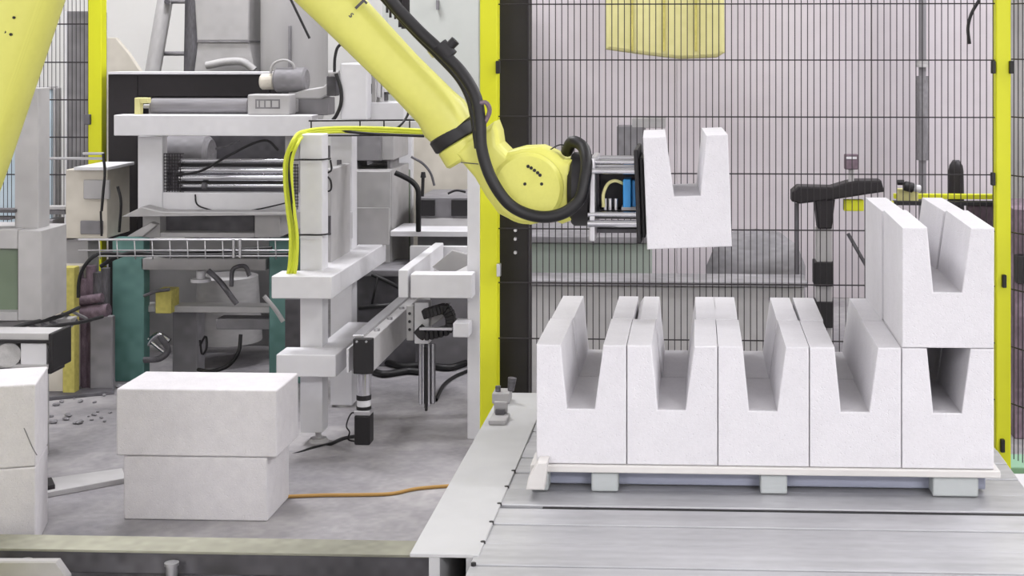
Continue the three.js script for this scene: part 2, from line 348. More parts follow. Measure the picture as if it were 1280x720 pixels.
// ---------------------------------------------------------------- robot
const D = 3.39, mm = D / F;                                // metres per photo pixel at the robot
const robot = thing('robot_arm', 'yellow industrial robot arm reaching over the machines with black hose and gripper', 'robot', V(at(-150, 400, D).x, 0, -D));
function limb(pts, mat, name, parent, label) {             // lofted rounded-square limb: [px, py, half-height px, half-depth m]
  const C = pts.map(p => at(p[0], p[1], D)), n = 28, pos = [], idx = [];
  const axis = C[C.length - 1].clone().sub(C[0]).normalize(), up = V(-axis.y, axis.x, 0);
  pts.forEach((p, j) => {
    for (let i = 0; i < n; i++) {
      const a = i / n * Math.PI * 2, c = Math.cos(a), s = Math.sin(a), e = p[4] ?? 0.6;
      const x = Math.sign(c) * Math.abs(c) ** e, y = Math.sign(s) * Math.abs(s) ** e;
      const q = C[j].clone().addScaledVector(up, x * p[2] * mm); q.z += y * p[3]; pos.push(q.x, q.y, q.z);
    }
  });
  for (let j = 0; j < pts.length - 1; j++) for (let i = 0; i < n; i++) {
    const a = j * n + i, b = j * n + (i + 1) % n, c = a + n, d = b + n; idx.push(a, b, c, b, d, c);
  }
  const k = pos.length / 3; pos.push(...C[0].toArray(), ...C[C.length - 1].toArray());
  for (let i = 0; i < n; i++) { idx.push(k, (i + 1) % n, i); const o = (pts.length - 1) * n; idx.push(k + 1, o + i, o + (i + 1) % n); }
  const g = new THREE.BufferGeometry(); g.setAttribute('position', new THREE.Float32BufferAttribute(pos, 3)); g.setIndex(idx);
  return part(name, uvBox(toCreasedNormals(g, 0.7)), mat, parent, label);
}
{
  const sh = at(-141, 397, D), el = at(110, -280, D);
  part('base', [ring(V(sh.x, 0, -D), V(sh.x, 0.05, -D), 0.24), ring(V(sh.x, 0.05, -D), V(sh.x, sh.y - 0.2, -D), 0.17, 0.02)], M.yellow, robot);
  part('turret', [ring(V(sh.x, sh.y - 0.2, -D), V(sh.x, sh.y - 0.06, -D), 0.19, 0.02), ring(V(sh.x, sh.y, -D - 0.14), V(sh.x, sh.y, -D + 0.14), 0.13, 0.02)], M.yellow, robot);
  limb([[-155, 425, 62, 0.085], [-141, 397, 74, 0.1], [-60, 178, 72, 0.095], [50, -140, 70, 0.09], [102, -283, 72, 0.09], [112, -310, 60, 0.07]], M.yellow, 'lower_arm', robot); const lower = robot.children[robot.children.length - 1];
  for (const [px, py] of [[13, 43], [6, 40], [2, 38], [17, 22], [9, 20]]) { const a = at(px, py, D - 0.088); part('bolt', cyl(a, V(a.x, a.y, a.z - 0.016), 0.0035, 0.0035, 8), M.black, lower); }
  part('elbow', [ring(V(el.x, el.y, -D - 0.15), V(el.x, el.y, -D + 0.15), 0.16, 0.02), ring(at(112, -270, D), at(215, -237, D), 0.12, 0.02)], M.yellow, robot);
  limb([[150, -283, 70, 0.09], [200, -228, 62, 0.085], [300, -120, 40, 0.075], [430, 16, 31, 0.065, 0.7], [500, 88, 28.5, 0.06, 0.8], [545, 134, 30, 0.06, 0.9], [556, 148, 34, 0.062, 1], [569, 164, 31, 0.06, 1]], M.yellow, 'forearm', robot); const fore = robot.children[robot.children.length - 1];
  // black seal ring between forearm and wrist
  const ax = V(0.52, -0.854, 0).normalize(), c = at(569, 171, D);
  part('seal_ring', ring(c.clone().addScaledVector(ax, -0.02), c.clone().addScaledVector(ax, 0.014), 0.062, 0.004), M.black, robot);
  part('wrist_neck', [ring(c.clone().addScaledVector(ax, 0.012), c.clone().addScaledVector(ax, 0.06), 0.057, 0.006)], M.yellow, robot);
  part('wrist_body', uvBox(toCreasedNormals(extr([[566, 192], [600, 165], [617, 152], [622, 165], [624, 180], [634, 190], [652, 185], [676, 184], [694, 192], [704, 200], [715, 200], [715, 276], [702, 281], [690, 276], [662, 282], [640, 277], [622, 268], [606, 246], [592, 222]], D - 0.062, 0.124, 0.018, 3), 0.6)), M.yellow, robot);
  const jc = at(664, 232, D);
  const cover = part('joint_cover', [ring(V(jc.x, jc.y, -D + 0.05), V(jc.x, jc.y, -D + 0.078), 44 * mm, 0.008, 48), ring(V(jc.x, jc.y, -D - 0.078), V(jc.x, jc.y, -D - 0.05), 44 * mm, 0.008, 48)], M.yellow, robot);
  const bolt = (px, py, r) => { const a = at(px, py, D - 0.08); part('bolt', cyl(a, V(a.x, a.y, a.z - 0.02), r, r, 8), M.black, cover); };
  bolt(656, 230, 0.004); bolt(677, 230, 0.004);
  for (const [px, py] of [[660, 208], [664, 210], [668, 213], [672, 216], [675, 219]]) bolt(px, py, 0.0042);
  for (const [px, py] of [[708, 236], [697, 261]]) { const a = at(px, py, D - 0.06); part('bolt', cyl(a, V(a.x, a.y, a.z - 0.02), 0.0036, 0.0036, 8), M.greyDark, robot); }
  // flange
  const f0 = at(712, 236, D), f1 = at(740, 236, D);
  part('flange', [ring(f0, V(f0.x + 0.02, f0.y, f0.z), 0.075, 0.004), ring(V(f0.x + 0.006, f0.y, f0.z), f1, 0.09, 0.006)], M.black, robot);
  // hose package: corrugated black hose with clamps
  const hose = [[450, -60, D - 0.07], [487, -2, D - 0.07], [520, 35, D - 0.07], [553, 66, D - 0.075], [578, 92, D - 0.08], [595, 122, D - 0.09], [600, 150, D - 0.1], [602, 185, D - 0.11], [615, 225, D - 0.115], [640, 258, D - 0.115], [675, 271, D - 0.113], [705, 266, D - 0.112], [724, 250, D - 0.108], [731, 225, D - 0.1], [733, 200, D - 0.08], [728, 183, D - 0.05], [716, 177, D - 0.03], [708, 190, D]];
  part('hose', ptube(hose, 0.0145, 160, 12), M.rubber, robot);
  part('hose', ptube([[430, -60, D - 0.05], [482, 0, D - 0.05], [520, 42, D - 0.05], [548, 70, D - 0.055], [575, 100, D - 0.06], [588, 126, D - 0.07], [594, 155, D - 0.085], [598, 185, D - 0.095]], 0.010, 80, 10), M.rubber, robot);
  const k = at(556, 64, D - 0.07), kd = V(0.68, -0.73, 0);
  part('hose_clamp', [cyl(k.clone().addScaledVector(kd, -0.02), k.clone().addScaledVector(kd, 0.02), 0.021, 0.021, 16), cyl(V(k.x + 0.012, k.y + 0.012, k.z), V(k.x + 0.026, k.y + 0.026, k.z), 0.012, 0.012, 12)], M.black, robot);
  part('clamp_bracket', [tube([at(544, 70, D - 0.05), at(539, 66, D - 0.05), at(533, 52, D - 0.05), at(520, 46, D - 0.05)], 0.004, 20, 6), cyl(at(536, 62, D - 0.05), at(542, 70, D - 0.03), 0.006)], M.alu, robot);
  part('cable_tie', tube([at(601, 162, D - 0.1), at(612, 138, D - 0.1), at(607, 128, D - 0.1), at(598, 130, D - 0.1)], 0.006, 16, 6), M.plum, robot);
  part('seam', [ptube([[598, 205, D - 0.064], [587, 204, D - 0.064], [576, 203, D - 0.055]], 0.0012, 12, 5)], M.greyDark, robot);
  part('thin_cable', ptube([[682, 192, D - 0.02], [688, 187, D - 0.02], [700, 181, D - 0.02], [708, 182, D - 0.02]], 0.0018, 16, 6), M.black, robot);
  // lettering on the forearm
  const font = await new FontLoader().loadAsync('fonts/droid/droid_sans_bold.typeface.json');
  const let1 = (txt, size, px, py) => {
    const g = new TextGeometry(txt, { font, size, depth: 0.0012, curveSegments: 4, bevelEnabled: false });
    g.computeBoundingBox(); const b = g.boundingBox; g.translate(-(b.min.x + b.max.x) / 2, -(b.min.y + b.max.y) / 2, 0);
    g.rotateZ(-46 * Math.PI / 180); const a = at(px, py, D - 0.0655); g.translate(a.x, a.y, -D + 0.0645); return g;
  };
  part('lettering', [let1('T', 0.031, 450, 5), let1('S', 0.012, 439, 19)], M.greyDark, fore, 'black letters on the yellow forearm');
  // gripper
  const gr = new THREE.Group(); gr.name = 'gripper'; gr.position.set(f1.x - robot.position.x, f1.y, 0); robot.add(gr);
  const gx = (px) => at(px, 236, D).x, gy = (py) => at(770, py, D).y;
  part('mounting_plate', box(gx(740), gy(296), -D - 0.085, gx(747), gy(194), -D + 0.085, 0.003), M.alu, gr);
  const hb = at(862, 310, 3.24), tilt = (x0, x1, h0, h1, hd) => {   // lies against the tilted side of the held block
    const g = box(x0, h0, -hd, x1, h1, hd, 0.003); g.rotateZ(0.038); g.translate(hb.x - BW / 2 - 0.0015, hb.y + 0.004, -D); return g;
  };
  part('suction_pad', tilt(-0.012, -0.002, 0.012, 0.2, 0.1), M.rubber, gr);
  part('pad_plate', tilt(-0.023, -0.012, 0.0, 0.222, 0.11), M.black, gr);
  part('back_box', box(gx(748), gy(262), -D - 0.07, gx(799), gy(214), -D - 0.02, 0.006), M.blackSteel, gr);
  for (const [py, r, z] of [[200, 0.0065, 0.06], [210, 0.0075, 0.085], [263, 0.0065, 0.08], [274, 0.0085, 0.085]]) for (const s of [1, -1])
    part('rod', cyl(V(gx(738), gy(py), -D + s * z), V(gx(800), gy(py), -D + s * z), r), M.chrome, gr);
  part('cross_bar', box(gx(747), gy(207), -D - 0.08, gx(799), gy(203), -D + 0.05, 0.002), M.alu, gr);
  part('cross_bar', box(gx(747), gy(270), -D - 0.08, gx(799), gy(266), -D + 0.06, 0.002), M.greyDark, gr);
  part('valve', [box(gx(780), gy(257), -D - 0.01, gx(790), gy(222), -D + 0.05, 0.003), box(gx(790), gy(257), -D - 0.01, gx(800), gy(224), -D + 0.036, 0.003)], M.blue, gr, 'blue valve block');
  part('valve_foot', box(gx(778), gy(260), -D - 0.01, gx(800), gy(256), -D + 0.05, 0.001), M.greyLight, gr);
  part('air_hose', tube([V(gx(756), gy(256), -D + 0.05), V(gx(756), gy(240), -D + 0.05), V(gx(762), gy(227), -D + 0.045), V(gx(770), gy(224), -D + 0.04), V(gx(780), gy(228), -D + 0.03)], 0.0042, 24, 8), M.yellowPale, gr, 'pale yellow air hose');
  for (const px of [758, 764, 771]) part('fitting', cyl(V(gx(px), gy(260), -D + 0.04), V(gx(px), gy(246), -D + 0.04), 0.0045), M.alu, gr);
  part('base_bar', box(gx(743), gy(290), -D - 0.05, gx(799), gy(284), -D + 0.02, 0.003), M.greyDark, gr);
}
// ---------------------------------------------------------------- white frame tower with bracket arms
{
  const t = thing('frame_tower', 'white square tube frame tower with two bracket arms and black cable ties', 'frame', V(at(395, 600, 5.2).x, 0, -5.4));
  const postBottom = at(394, 541, 5.2).y;
  part('front_post', pbox(375, 168, 403, 541, 5.2, 0.085), M.white, t);
  const f = at(397, 541, 5.24); part('levelling_foot', [cyl(V(f.x, 0.012, -5.25), V(f.x, postBottom, -5.25), 0.012), cyl(V(f.x, 0, -5.25), V(f.x, 0.014, -5.25), 0.04, 0.03)], M.greyLight, t);
  part('rear_post', pbox(413, 168, 440, 507, 5.75, 0.09), M.white, t);
  const f2 = at(430, 507, 5.79); part('levelling_foot', [cyl(V(f2.x, 0.012, -5.79), V(f2.x, f2.y + 0.01, -5.79), 0.012), cyl(V(f2.x, 0, -5.79), V(f2.x, 0.014, -5.79), 0.04, 0.03)], M.greyLight, t);
  const arm = (a, b, c, e, d, back) => {
    const p = at(a, b, d), q = at(c, e, d), w = 0.24;
    part('bracket_arm', box(p.x, q.y, -d - 0.13, q.x, p.y, -d, 0.005), M.white, t);
    part('side_arm', box(q.x - w * 0.46, q.y + 0.001, -d - back, q.x - 0.001, p.y - 0.001, -d - 0.131, 0.005), M.white, t);
  };
  arm(339, 345, 415, 374, 5.06, 0.9);
  arm(345, 443, 420, 472, 5.06, 0.62);
  for (const py of [200, 294]) part('cable_tie', tube([at(366, py, 5.19), at(376, py - 0.5, 5.19), at(402, py - 0.5, 5.19), at(413, py - 2, 5.24)], 0.0035, 16, 6), M.black, t);
  part('web_plate', pbox(404, 212, 414, 350, 5.4, 0.3), M.greyLight, t);
  part('rail_slot', pbox(421, 200, 426, 224, 5.74, 0.012, 0.001), M.greyDark, t);
  part('rail_slot', pbox(405, 182, 412, 200, 5.39, 0.012, 0.001), M.greyDark, t);
  part('rail_slot', pbox(406, 270, 413, 294, 5.39, 0.012, 0.001), M.greyDark, t);
  part('hook', ptube([[403, 239, 5.28], [413, 238, 5.28], [413, 225, 5.28], [407, 218, 5.28], [414, 213, 5.28], [413, 200, 5.28]], 0.004, 24, 6), M.black, t);
  part('side_strip', pbox(437, 265, 441, 298, 5.73, 0.02, 0.001), M.white, t);
  part('plate', pbox(440, 260, 486, 306, 5.9, 0.02, 0.002), M.greyLight, t);
}
{ // linear rail with hanging motor
  const t = thing('linear_actuator', 'grey linear rail with a black end cap and a silver motor hanging below it', 'actuator', V(at(455, 500, 4.98).x, at(455, 555, 5.0).y, -5.3));
  const p = at(442, 423, 5.0), q = at(466, 467, 5.0);
  part('rail', box(p.x + 0.002, q.y + 0.004, -6.1, q.x, p.y - 0.003, -5.02, 0.004), M.greyLight, t);
  part('top_track', box(p.x - 0.012, p.y - 0.004, -6.1, p.x + 0.03, p.y + 0.006, -5.03, 0.002), M.alu, t);
  for (let i = 0; i < 4; i++) part('slide_screw', cyl(V(q.x - 0.02, p.y - 0.003, -5.15 - i * 0.22), V(q.x - 0.02, p.y + 0.007, -5.15 - i * 0.22), 0.011, 0.011, 8), M.alu, t);
  const cap = part('end_cap', box(p.x, q.y, -5.02, q.x, p.y - 0.0, -4.99, 0.003), M.black, t);
  part('side_cover', pbox(433, 436, 436, 466, 5.03, 0.3, 0.002), M.white, t);
  for (const px of [446, 458]) { const a = at(px, 427, 4.988); part('screw', cyl(V(a.x, a.y, -4.99), V(a.x, a.y, -4.984), 0.004, 0.004, 8), M.alu, cap); }
  const mx = at(454, 500, 5.04).x, y = (v) => at(454, v, 5.04).y;
  part('gearbox', cyl(V(mx, y(494), -5.05), V(mx, y(467), -5.05), 0.026, 0.028), M.chrome, t);
  part('coupling', [cyl(V(mx, y(500), -5.05), V(mx, y(494), -5.05), 0.027), cyl(V(mx, y(512), -5.05), V(mx, y(508), -5.05), 0.027)], M.black, t);
  part('gearbox', cyl(V(mx, y(508), -5.05), V(mx, y(500), -5.05), 0.025), M.white, t);
  part('motor', box(mx - 0.029, y(555), -5.085, mx + 0.029, y(518), -5.02, 0.006), M.black, t);
  part('motor_flange', box(mx - 0.03, y(518), -5.085, mx + 0.03, y(512), -5.02, 0.003), M.alu, t);
  part('motor_cable', ptube([[445, 552, 5.05], [435, 549, 5.04], [437, 540, 5.04], [433, 533, 5.04], [440, 516, 5.06], [446, 517, 5.06]], 0.003, 24, 6), M.black, t);
}
{ // right white post and its tray
  const t = thing('frame_post', 'white square post with a tray arm just left of the left yellow fence post', 'frame', V(at(592, 600, 5.3).x, 0, -5.35));
  part('post', pboxFloor(584, 211, 600, 5.3, 0.08), M.white, t);
  part('tray_front', pbox(513, 343, 590, 373, 5.2, 0.08), M.white, t);
  part('tray_side', box(at(504, 360, 5.3).x, at(504, 373, 5.2).y, -5.95, at(513, 360, 5.25).x, at(504, 343, 5.2).y + 0.015, -5.21, 0.004), M.white, t);
  part('tray_floor', box(at(513, 360, 5.25).x, at(504, 373, 5.2).y, -5.95, at(584, 360, 5.3).x, at(504, 366, 5.2).y, -5.285, 0.003), M.greyLight, t);
  part('tray_back', pbox(512, 308, 600, 332, 5.96, 0.03), M.white, t);
  part('stub_arm', pbox(566, 404, 586, 422, 5.22, 0.1), M.white, t);
  part('tray_lid', extr([[540, 334], [565, 313], [584, 318], [584, 332], [560, 344]], 5.45, 0.02, 0.002), M.greyLight, t);
}
{ // vertical guide
  const t = thing('vertical_guide', 'silver twin rod vertical guide with black cable chain under the white tray arm', 'guide', V(at(532, 520, 5.35).x, at(532, 512, 5.35).y, -5.4));
  part('carriage', pbox(518, 378, 536, 430, 5.32, 0.06), M.white, t);
  part('bracket', extr([[533, 385], [562, 380], [553, 398], [533, 412]], 5.34, 0.03, 0.003), M.greyLight, t);
  const hg = part('hinge', pbox(508, 382, 517, 426, 5.36, 0.03), M.greyLight, t);
  for (const py of [392, 402, 412]) part('screw', cyl(at(512, py, 5.355), at(512, py, 5.37), 0.006, 0.006, 8), M.black, hg);
  for (const [px, e] of [[525.5, 506], [529, 510], [536, 508], [541, 504]]) part('rod', cyl(at(px, 430, 5.34), at(px, e, 5.34), 0.005), M.chrome, t);
  part('slot', pbox(531, 434, 534, 514, 5.335, 0.012, 0.001), M.black, t);
  part('back_plate', pbox(523, 431, 543, 505, 5.35, 0.03), M.greyDark, t);
  const pts = [[532, 392, 5.3], [545, 388, 5.3], [556, 386, 5.32], [563, 396, 5.34], [562, 410, 5.34], [546, 416, 5.3], [530, 418, 5.28], [524, 412, 5.28]].map(p => at(...p));
  const curve = new THREE.CatmullRomCurve3(pts);
  for (let i = 0; i < 22; i++) { const u = i / 21, c = curve.getPoint(u), tg = curve.getTangent(u), g = new RoundedBoxGeometry(0.017, 0.036, 0.05, 1, 0.004); g.rotateZ(Math.atan2(tg.y, tg.x)); g.translate(c.x, c.y, c.z); part('chain_link', g, M.black, t); }
  part('chain_clip', pbox(524, 410, 565, 413, 5.25, 0.02, 0.001), M.alu, t);
}
// ---------------------------------------------------------------- white press machine with teal legs
{
  const d = 6.0, t = thing('press_machine', 'white press machine with grilled opening and silver rods on teal legs', 'machine', V(at(260, 470, d).x, 0, -6.4));
  part('top_beam', pbox(142, 144, 390, 170, d - 0.1, 0.1), M.white, t);
  part('side_panel', pbox(172, 170, 203, 266, d, 0.06), M.white, t);
  part('bottom_panel', pbox(203, 241, 372, 266, d, 0.06), M.white, t);
  part('right_panel', pbox(356, 170, 374, 241, d, 0.06), M.greyLight, t);
  part('back_panel', pbox(190, 165, 385, 270, d + 0.5, 0.05), M.greyDark, t);
  part('side_wall', pbox(172, 172, 180, 264, d + 0.06, 0.5), M.greyDark, t);
  const drum = at(235, 196, d + 0.3); part('drum', ring(at(207, 192, d + 0.3), at(265, 192, d + 0.3), 0.085, 0.02), M.grey, t);
  for (const [py, r] of [[201, 0.008], [213, 0.014], [222, 0.016], [232, 0.008]]) part('rod', cyl(at(225, py, d + 0.03), at(357, py, d + 0.03), r), M.chrome, t);
  part('dark_bar', pbox(222, 226, 357, 231, d + 0.04, 0.03), M.black, t); part('dark_bar', pbox(222, 204, 357, 208, d + 0.06, 0.03), M.black, t);
  part('collar', cyl(at(253, 232, d + 0.02), at(258, 232, d + 0.02), 0.014), M.greyDark, t);
  const mesh = [];
  for (let i = 0; i < 7; i++) mesh.push(cyl(at(205 + i * 3.4, 192, d + 0.015), at(205 + i * 3.4, 241, d + 0.015), 0.002, 0.002, 5));
  for (let i = 0; i < 13; i++) mesh.push(cyl(at(203, 192 + i * 4, d + 0.015), at(230 - (i % 3) * 2, 192 + i * 4, d + 0.015), 0.002, 0.002, 5));
  tag(part('grille', mesh, M.wire, t), null, null, null, 'stuff');
  const mesh2 = [];
  for (let i = 0; i < 4; i++) mesh2.push(cyl(at(363 + i * 3, 205, d - 0.02), at(363 + i * 3, 262, d - 0.02), 0.002, 0.002, 5));
  for (let i = 0; i < 14; i++) mesh2.push(cyl(at(361, 206 + i * 4, d - 0.02), at(373, 206 + i * 4, d - 0.02), 0.002, 0.002, 5));
  tag(part('grille', mesh2, M.wire, t), null, null, null, 'stuff');
  part('cable', ptube([[220, 219, d - 0.01], [250, 214, d - 0.02], [285, 195, d - 0.03], [320, 178, d - 0.03], [335, 176, d - 0.03], [348, 188, d - 0.02]], 0.006, 40, 6), M.black, t);
  part('cable', ptube([[244, 243, d - 0.01], [246, 255, d - 0.01], [262, 262, d - 0.015], [290, 266, d - 0.015], [325, 261, d - 0.015], [356, 254, d - 0.015]], 0.0035, 40, 6), M.black, t);
  part('cable', ptube([[270, 186, d - 0.01], [285, 182, d - 0.02], [300, 176, d - 0.02]], 0.006, 16, 6), M.greyDark, t);
  part('ledge', [extr([[162, 266], [176, 259], [200, 265], [362, 266], [362, 269], [152, 271]], d - 0.12, 0.1, 0.002)], M.greyLight, t);
  // grey lower frame with long recess
  part('lower_frame', [pbox(178, 268, 200, 297, d - 0.05, 0.4), pbox(318, 268, 350, 297, d - 0.05, 0.4), pbox(200, 291, 318, 297, d - 0.05, 0.4)], M.greyLight, t);
  part('recess', pbox(200, 267, 318, 291, d + 0.02, 0.3), M.greyDark, t);
  part('brace', extr([[158, 296], [178, 296], [196, 281], [188, 278]], d - 0.09, 0.04, 0.003), M.greyLight, t);
  part('lower_beam', pbox(176, 323, 332, 338, 6.15, 0.12), M.greyLight, t);
  part('lower_beam', pbox(176, 383, 345, 391, 6.2, 0.1), M.greyLight, t);
  part('lower_beam', pbox(270, 399, 345, 412, 6.2, 0.1), M.grey, t);
  part('stub', [cyl(at(251, 348, 6.2), at(251, 338, 6.2), 0.02), cyl(at(251, 352, 6.2), at(251, 348, 6.2), 0.045)], M.white, t);
  part('back_plate', pbox(182, 300, 345, 432, 6.75, 0.04), M.greyLight, t);
  for (const [a, b] of [[140, 180], [336, 378]]) {
    part('leg', pboxFloor(a, 298, b, 6.15, 0.07, 0.006), M.teal, t, 'teal painted leg');
  }
  part('leg_plate', pboxFloor(112, 395, 141, 5.97, 0.03, 0.006), M.grey, t);
  part('column', pboxFloor(215, 388, 247, 6.3, 0.1, 0.008), M.grey, t);
  part('tank', cyl(at(285, 425, 6.55), at(285, 345, 6.55), 0.16, 0.14, 24), M.greyLight, t);
  part('strut', [ptube([[260, 338, 6.1], [275, 352, 6.1], [290, 372, 6.1], [296, 380, 6.1]], 0.012, 20, 6)], M.greyDark, t);
  part('hose', ptube([[289, 358, 6.1], [292, 336, 6.1], [306, 333, 6.1], [312, 345, 6.1]], 0.01, 30, 6), M.greyDark, t);
  part('hose', ptube([[248, 462, 6.2], [265, 464, 6.1], [285, 457, 6.1], [298, 440, 6.1], [301, 418, 6.12]], 0.009, 40, 8), M.rubber, t);
  part('wire_loop', ptube([[250, 432, 6.2], [257, 420, 6.2], [258, 436, 6.2], [253, 443, 6.2], [250, 425, 6.2]], 0.005, 30, 6), M.black, t);
  part('yellow_box', pbox(194, 363, 214, 392, 6.16, 0.1), M.yellowDull, t, 'dull yellow box');
  part('pipe', ptube([[180, 370, 6.12], [196, 364, 6.12], [212, 362, 6.12]], 0.008, 20, 6), M.greyDark, t);
  part('pipe', [ptube([[180, 450, 6.1], [200, 448, 6.1], [210, 438, 6.1], [200, 420, 6.12]], 0.014, 20, 8)], M.greyDark, t);
  part('pipe', ptube([[182, 432, 6.2], [198, 418, 6.2], [212, 426, 6.2]], 0.012, 20, 8), M.chrome, t);
  part('pipe', ptube([[180, 420, 6.2], [205, 440, 6.2]], 0.009, 12, 8), M.chrome, t);
  part('motor_block', pbox(356, 374, 378, 440, 5.85, 0.15), M.greyDark, t);
  part('hose', ptube([[330, 370, 5.8], [345, 388, 5.8], [354, 402, 5.8]], 0.01, 20, 8), M.greyLight, t);
}
{ // wire cable tray in front of the press
  const d = 5.72, t = thing('cable_tray', 'long silver wire basket tray below the press machine carrying black cables', 'cable tray', at(230, 322, d));
  for (const [py, dd] of [[299, d + 0.1], [313, d], [320, d], [300, d]]) part('rail', cyl(at(py === 320 ? 118 : 98, py, dd), at(362, py, dd), 0.0035, 0.0035, 6), M.alu, t);
  for (let i = 0; i < 11; i++) { const px = 124 + i * 22; part('rung', tube([at(px, 299, d + 0.1), at(px + 1, 320, d + 0.1), at(px + 1, 320, d), at(px, 300, d)], 0.003, 14, 5), M.alu, t); }
  for (const px of [292, 300]) part('support', cyl(at(px, 299, d - 0.01), at(px, 322, d - 0.01), 0.006), M.alu, t);
  const k = (pts, r, l, n = 'cable') => solo(n, ptube(pts, r, 60, 8), M.rubber, l, 'cable');
  k([[98, 372, 5.7], [99, 350, 5.7], [106, 332, 5.7], [122, 318, 5.72], [160, 318, 5.78], [230, 316, 5.78], [340, 310, 5.78]], 0.008, 'black cable curving down from the left end of the wire basket tray');
  k([[126, 333, 5.74], [140, 324, 5.74], [160, 317, 5.76], [210, 319, 5.76], [360, 318, 5.77]], 0.009, 'thick black cable lying along the wire basket tray below the press machine');
}
{ // black frame behind
  const t = thing('black_frame', 'black steel portal frame behind the white press machine', 'frame', V(at(154, 300, 6.62).x, 0, -6.7));
  part('post', pboxFloor(135, 93, 172, 6.6, 0.14, 0.004), M.blackSteel, t);
  part('beam', pbox(172, 93, 336, 121, 6.6, 0.14, 0.004), M.blackSteel, t);
  part('top_sheet', pbox(135, 90, 336, 93, 6.58, 0.2, 0.001), M.white, t);
  part('post', pboxFloor(336, 93, 352, 6.62, 0.12, 0.004), M.blackSteel, t);
  part('beam', pbox(172, 121, 312, 128, 6.64, 0.05, 0.002), M.greyDark, t);
}
{ // things standing on the top beam of the press
  const yb = at(260, 144, 5.95).y;
  const r = thing('roller', 'grey green roller lying on the white top beam of the press', 'roller', at(250, 144, 6.05));
  part('barrel', ring(at(190, 133, 6.03), at(312, 133, 6.03), 0.036, 0.004), M.grey, r);
  part('shaft', cyl(at(180, 133, 6.03), at(320, 133, 6.03), 0.01), M.alu, r);
  const y = thing('angle_bracket', 'small yellow angle bracket on the left end of the white top beam', 'bracket', at(176, 144, 5.96));
  part('upright', box(at(170, 130, 5.97).x, yb, -5.99, at(177, 130, 5.97).x, at(170, 122, 5.97).y, -5.95), M.yellowPale, y);
  part('flange', box(at(177, 130, 5.97).x, at(170, 129, 5.97).y, -5.99, at(187, 130, 5.97).x, at(170, 122, 5.97).y, -5.95), M.yellowPale, y);
  const s = thing('label_box', 'pale rectangular box with a small printed grey label on the top beam', 'box', at(336, 144, 5.95));
  part('case', box(at(309, 130, 5.93).x, yb, -6.03, at(362, 130, 5.93).x, at(336, 118, 5.93).y, -5.93, 0.008), M.greyLight, s);
  const lb = part('label', pbox(319, 124, 350, 136, 5.929, 0.006, 0.001), M.grey, s);
  for (const [a, b] of [[321, 323], [325, 330], [332, 338], [340, 348]]) part('print', pbox(a, 126, b, 134, 5.927, 0.006, 0.0005), M.greyLight, lb);
  const m = thing('gear_motor', 'grey gear motor with a beige end cap above the printed box', 'motor', at(365, 142, 6.15));
  part('end_cap', ring(at(326, 102, 6.1), at(344, 102, 6.1), 0.036, 0.008), M.beige, m);
  part('body', ring(at(344, 100, 6.1), at(384, 100, 6.1), 0.055, 0.01), M.grey, m);
  part('hood', extr([[362, 118], [380, 112], [404, 108], [422, 92], [424, 108], [412, 118], [400, 124], [362, 124]], 6.05, 0.1, 0.006), M.greyLight, m);
  part('pedestal', pbox(364, 122, 410, 144, 6.06, 0.12), M.grey, m);
  part('foot', pbox(366, 124, 372, 140, 6.04, 0.02, 0.002), M.greyLight, m);
  part('guard_ring', ptube([[338, 92, 6.08], [342, 80, 6.08], [355, 75, 6.08], [366, 80, 6.08], [369, 92, 6.08]], 0.006, 30, 6), M.greyLight, m);
  const c = thing('control_box', 'tall white control box standing above the yellow cable bundle', 'box', at(446, 150, 5.9));
  part('case', pbox(425, 79, 459, 150, 5.85, 0.2, 0.008), M.white, c);
  part('side_plate', pbox(459, 82, 470, 142, 5.93, 0.1), M.greyLight, c);
  part('valve', [pbox(470, 88, 476, 122, 5.95, 0.05), pbox(477, 94, 482, 128, 5.95, 0.05)], M.white, c);
  part('clip', [pbox(460, 88, 464, 96, 5.92, 0.02), pbox(460, 104, 464, 118, 5.92, 0.02)], M.black, c);
  part('base', pbox(463, 128, 505, 150, 5.92, 0.15), M.white, c);
  part('bracket', [pbox(480, 115, 505, 118, 5.94, 0.04, 0.001), pbox(480, 115, 483, 126, 5.94, 0.04, 0.001)], M.greyDark, c);
  const cap = thing('cable_gland', 'round grey cable gland holding black hoses left of the tall white control box', 'gland', at(416, 125, 5.95));
  part('cap', cyl(at(411, 92, 5.9), at(424, 92, 5.9), 0.014), M.greyLight, cap);
  part('stem', pbox(408, 95, 420, 120, 5.92, 0.06), M.greyDark, cap);
  solo('hose', ptube([[418, 90, 5.86], [419, 70, 5.86], [423, 58, 5.86], [432, 53, 5.86], [440, 56, 5.9]], 0.0065, 40, 8), M.rubber, 'black hose arching above the grey gland beside the control box', 'hose');
  solo('hose', ptube([[420, 92, 5.84], [426, 112, 5.84], [426, 130, 5.84], [420, 145, 5.84], [416, 150, 5.84]], 0.008, 40, 8), M.rubber, 'black hose running down the left side of the white control box', 'hose');
}
{ // right-hand cross beam with thin tray
  const t = thing('cross_beam', 'white cross beam with a thin black wire tray behind the robot forearm', 'beam', at(470, 170, 5.62));
  part('beam', pbox(388, 151, 600, 169, 5.6, 0.09), M.white, t);
  part('tray_wire', [cyl(at(386, 151, 5.5), at(528, 150, 5.5), 0.004, 0.004, 6)], M.black, t);
  part('tray_wire', [cyl(at(390, 169.5, 5.5), at(528, 169, 5.5), 0.004, 0.004, 6)], M.black, t);
  for (const px of [389, 450, 480, 512]) part('tray_hoop', cyl(at(px, 151, 5.5), at(px, 169, 5.5), 0.003, 0.003, 6), M.black, t);
  part('end_post', pboxFloor(588, 169, 600, 5.61, 0.07), M.white, t);
}
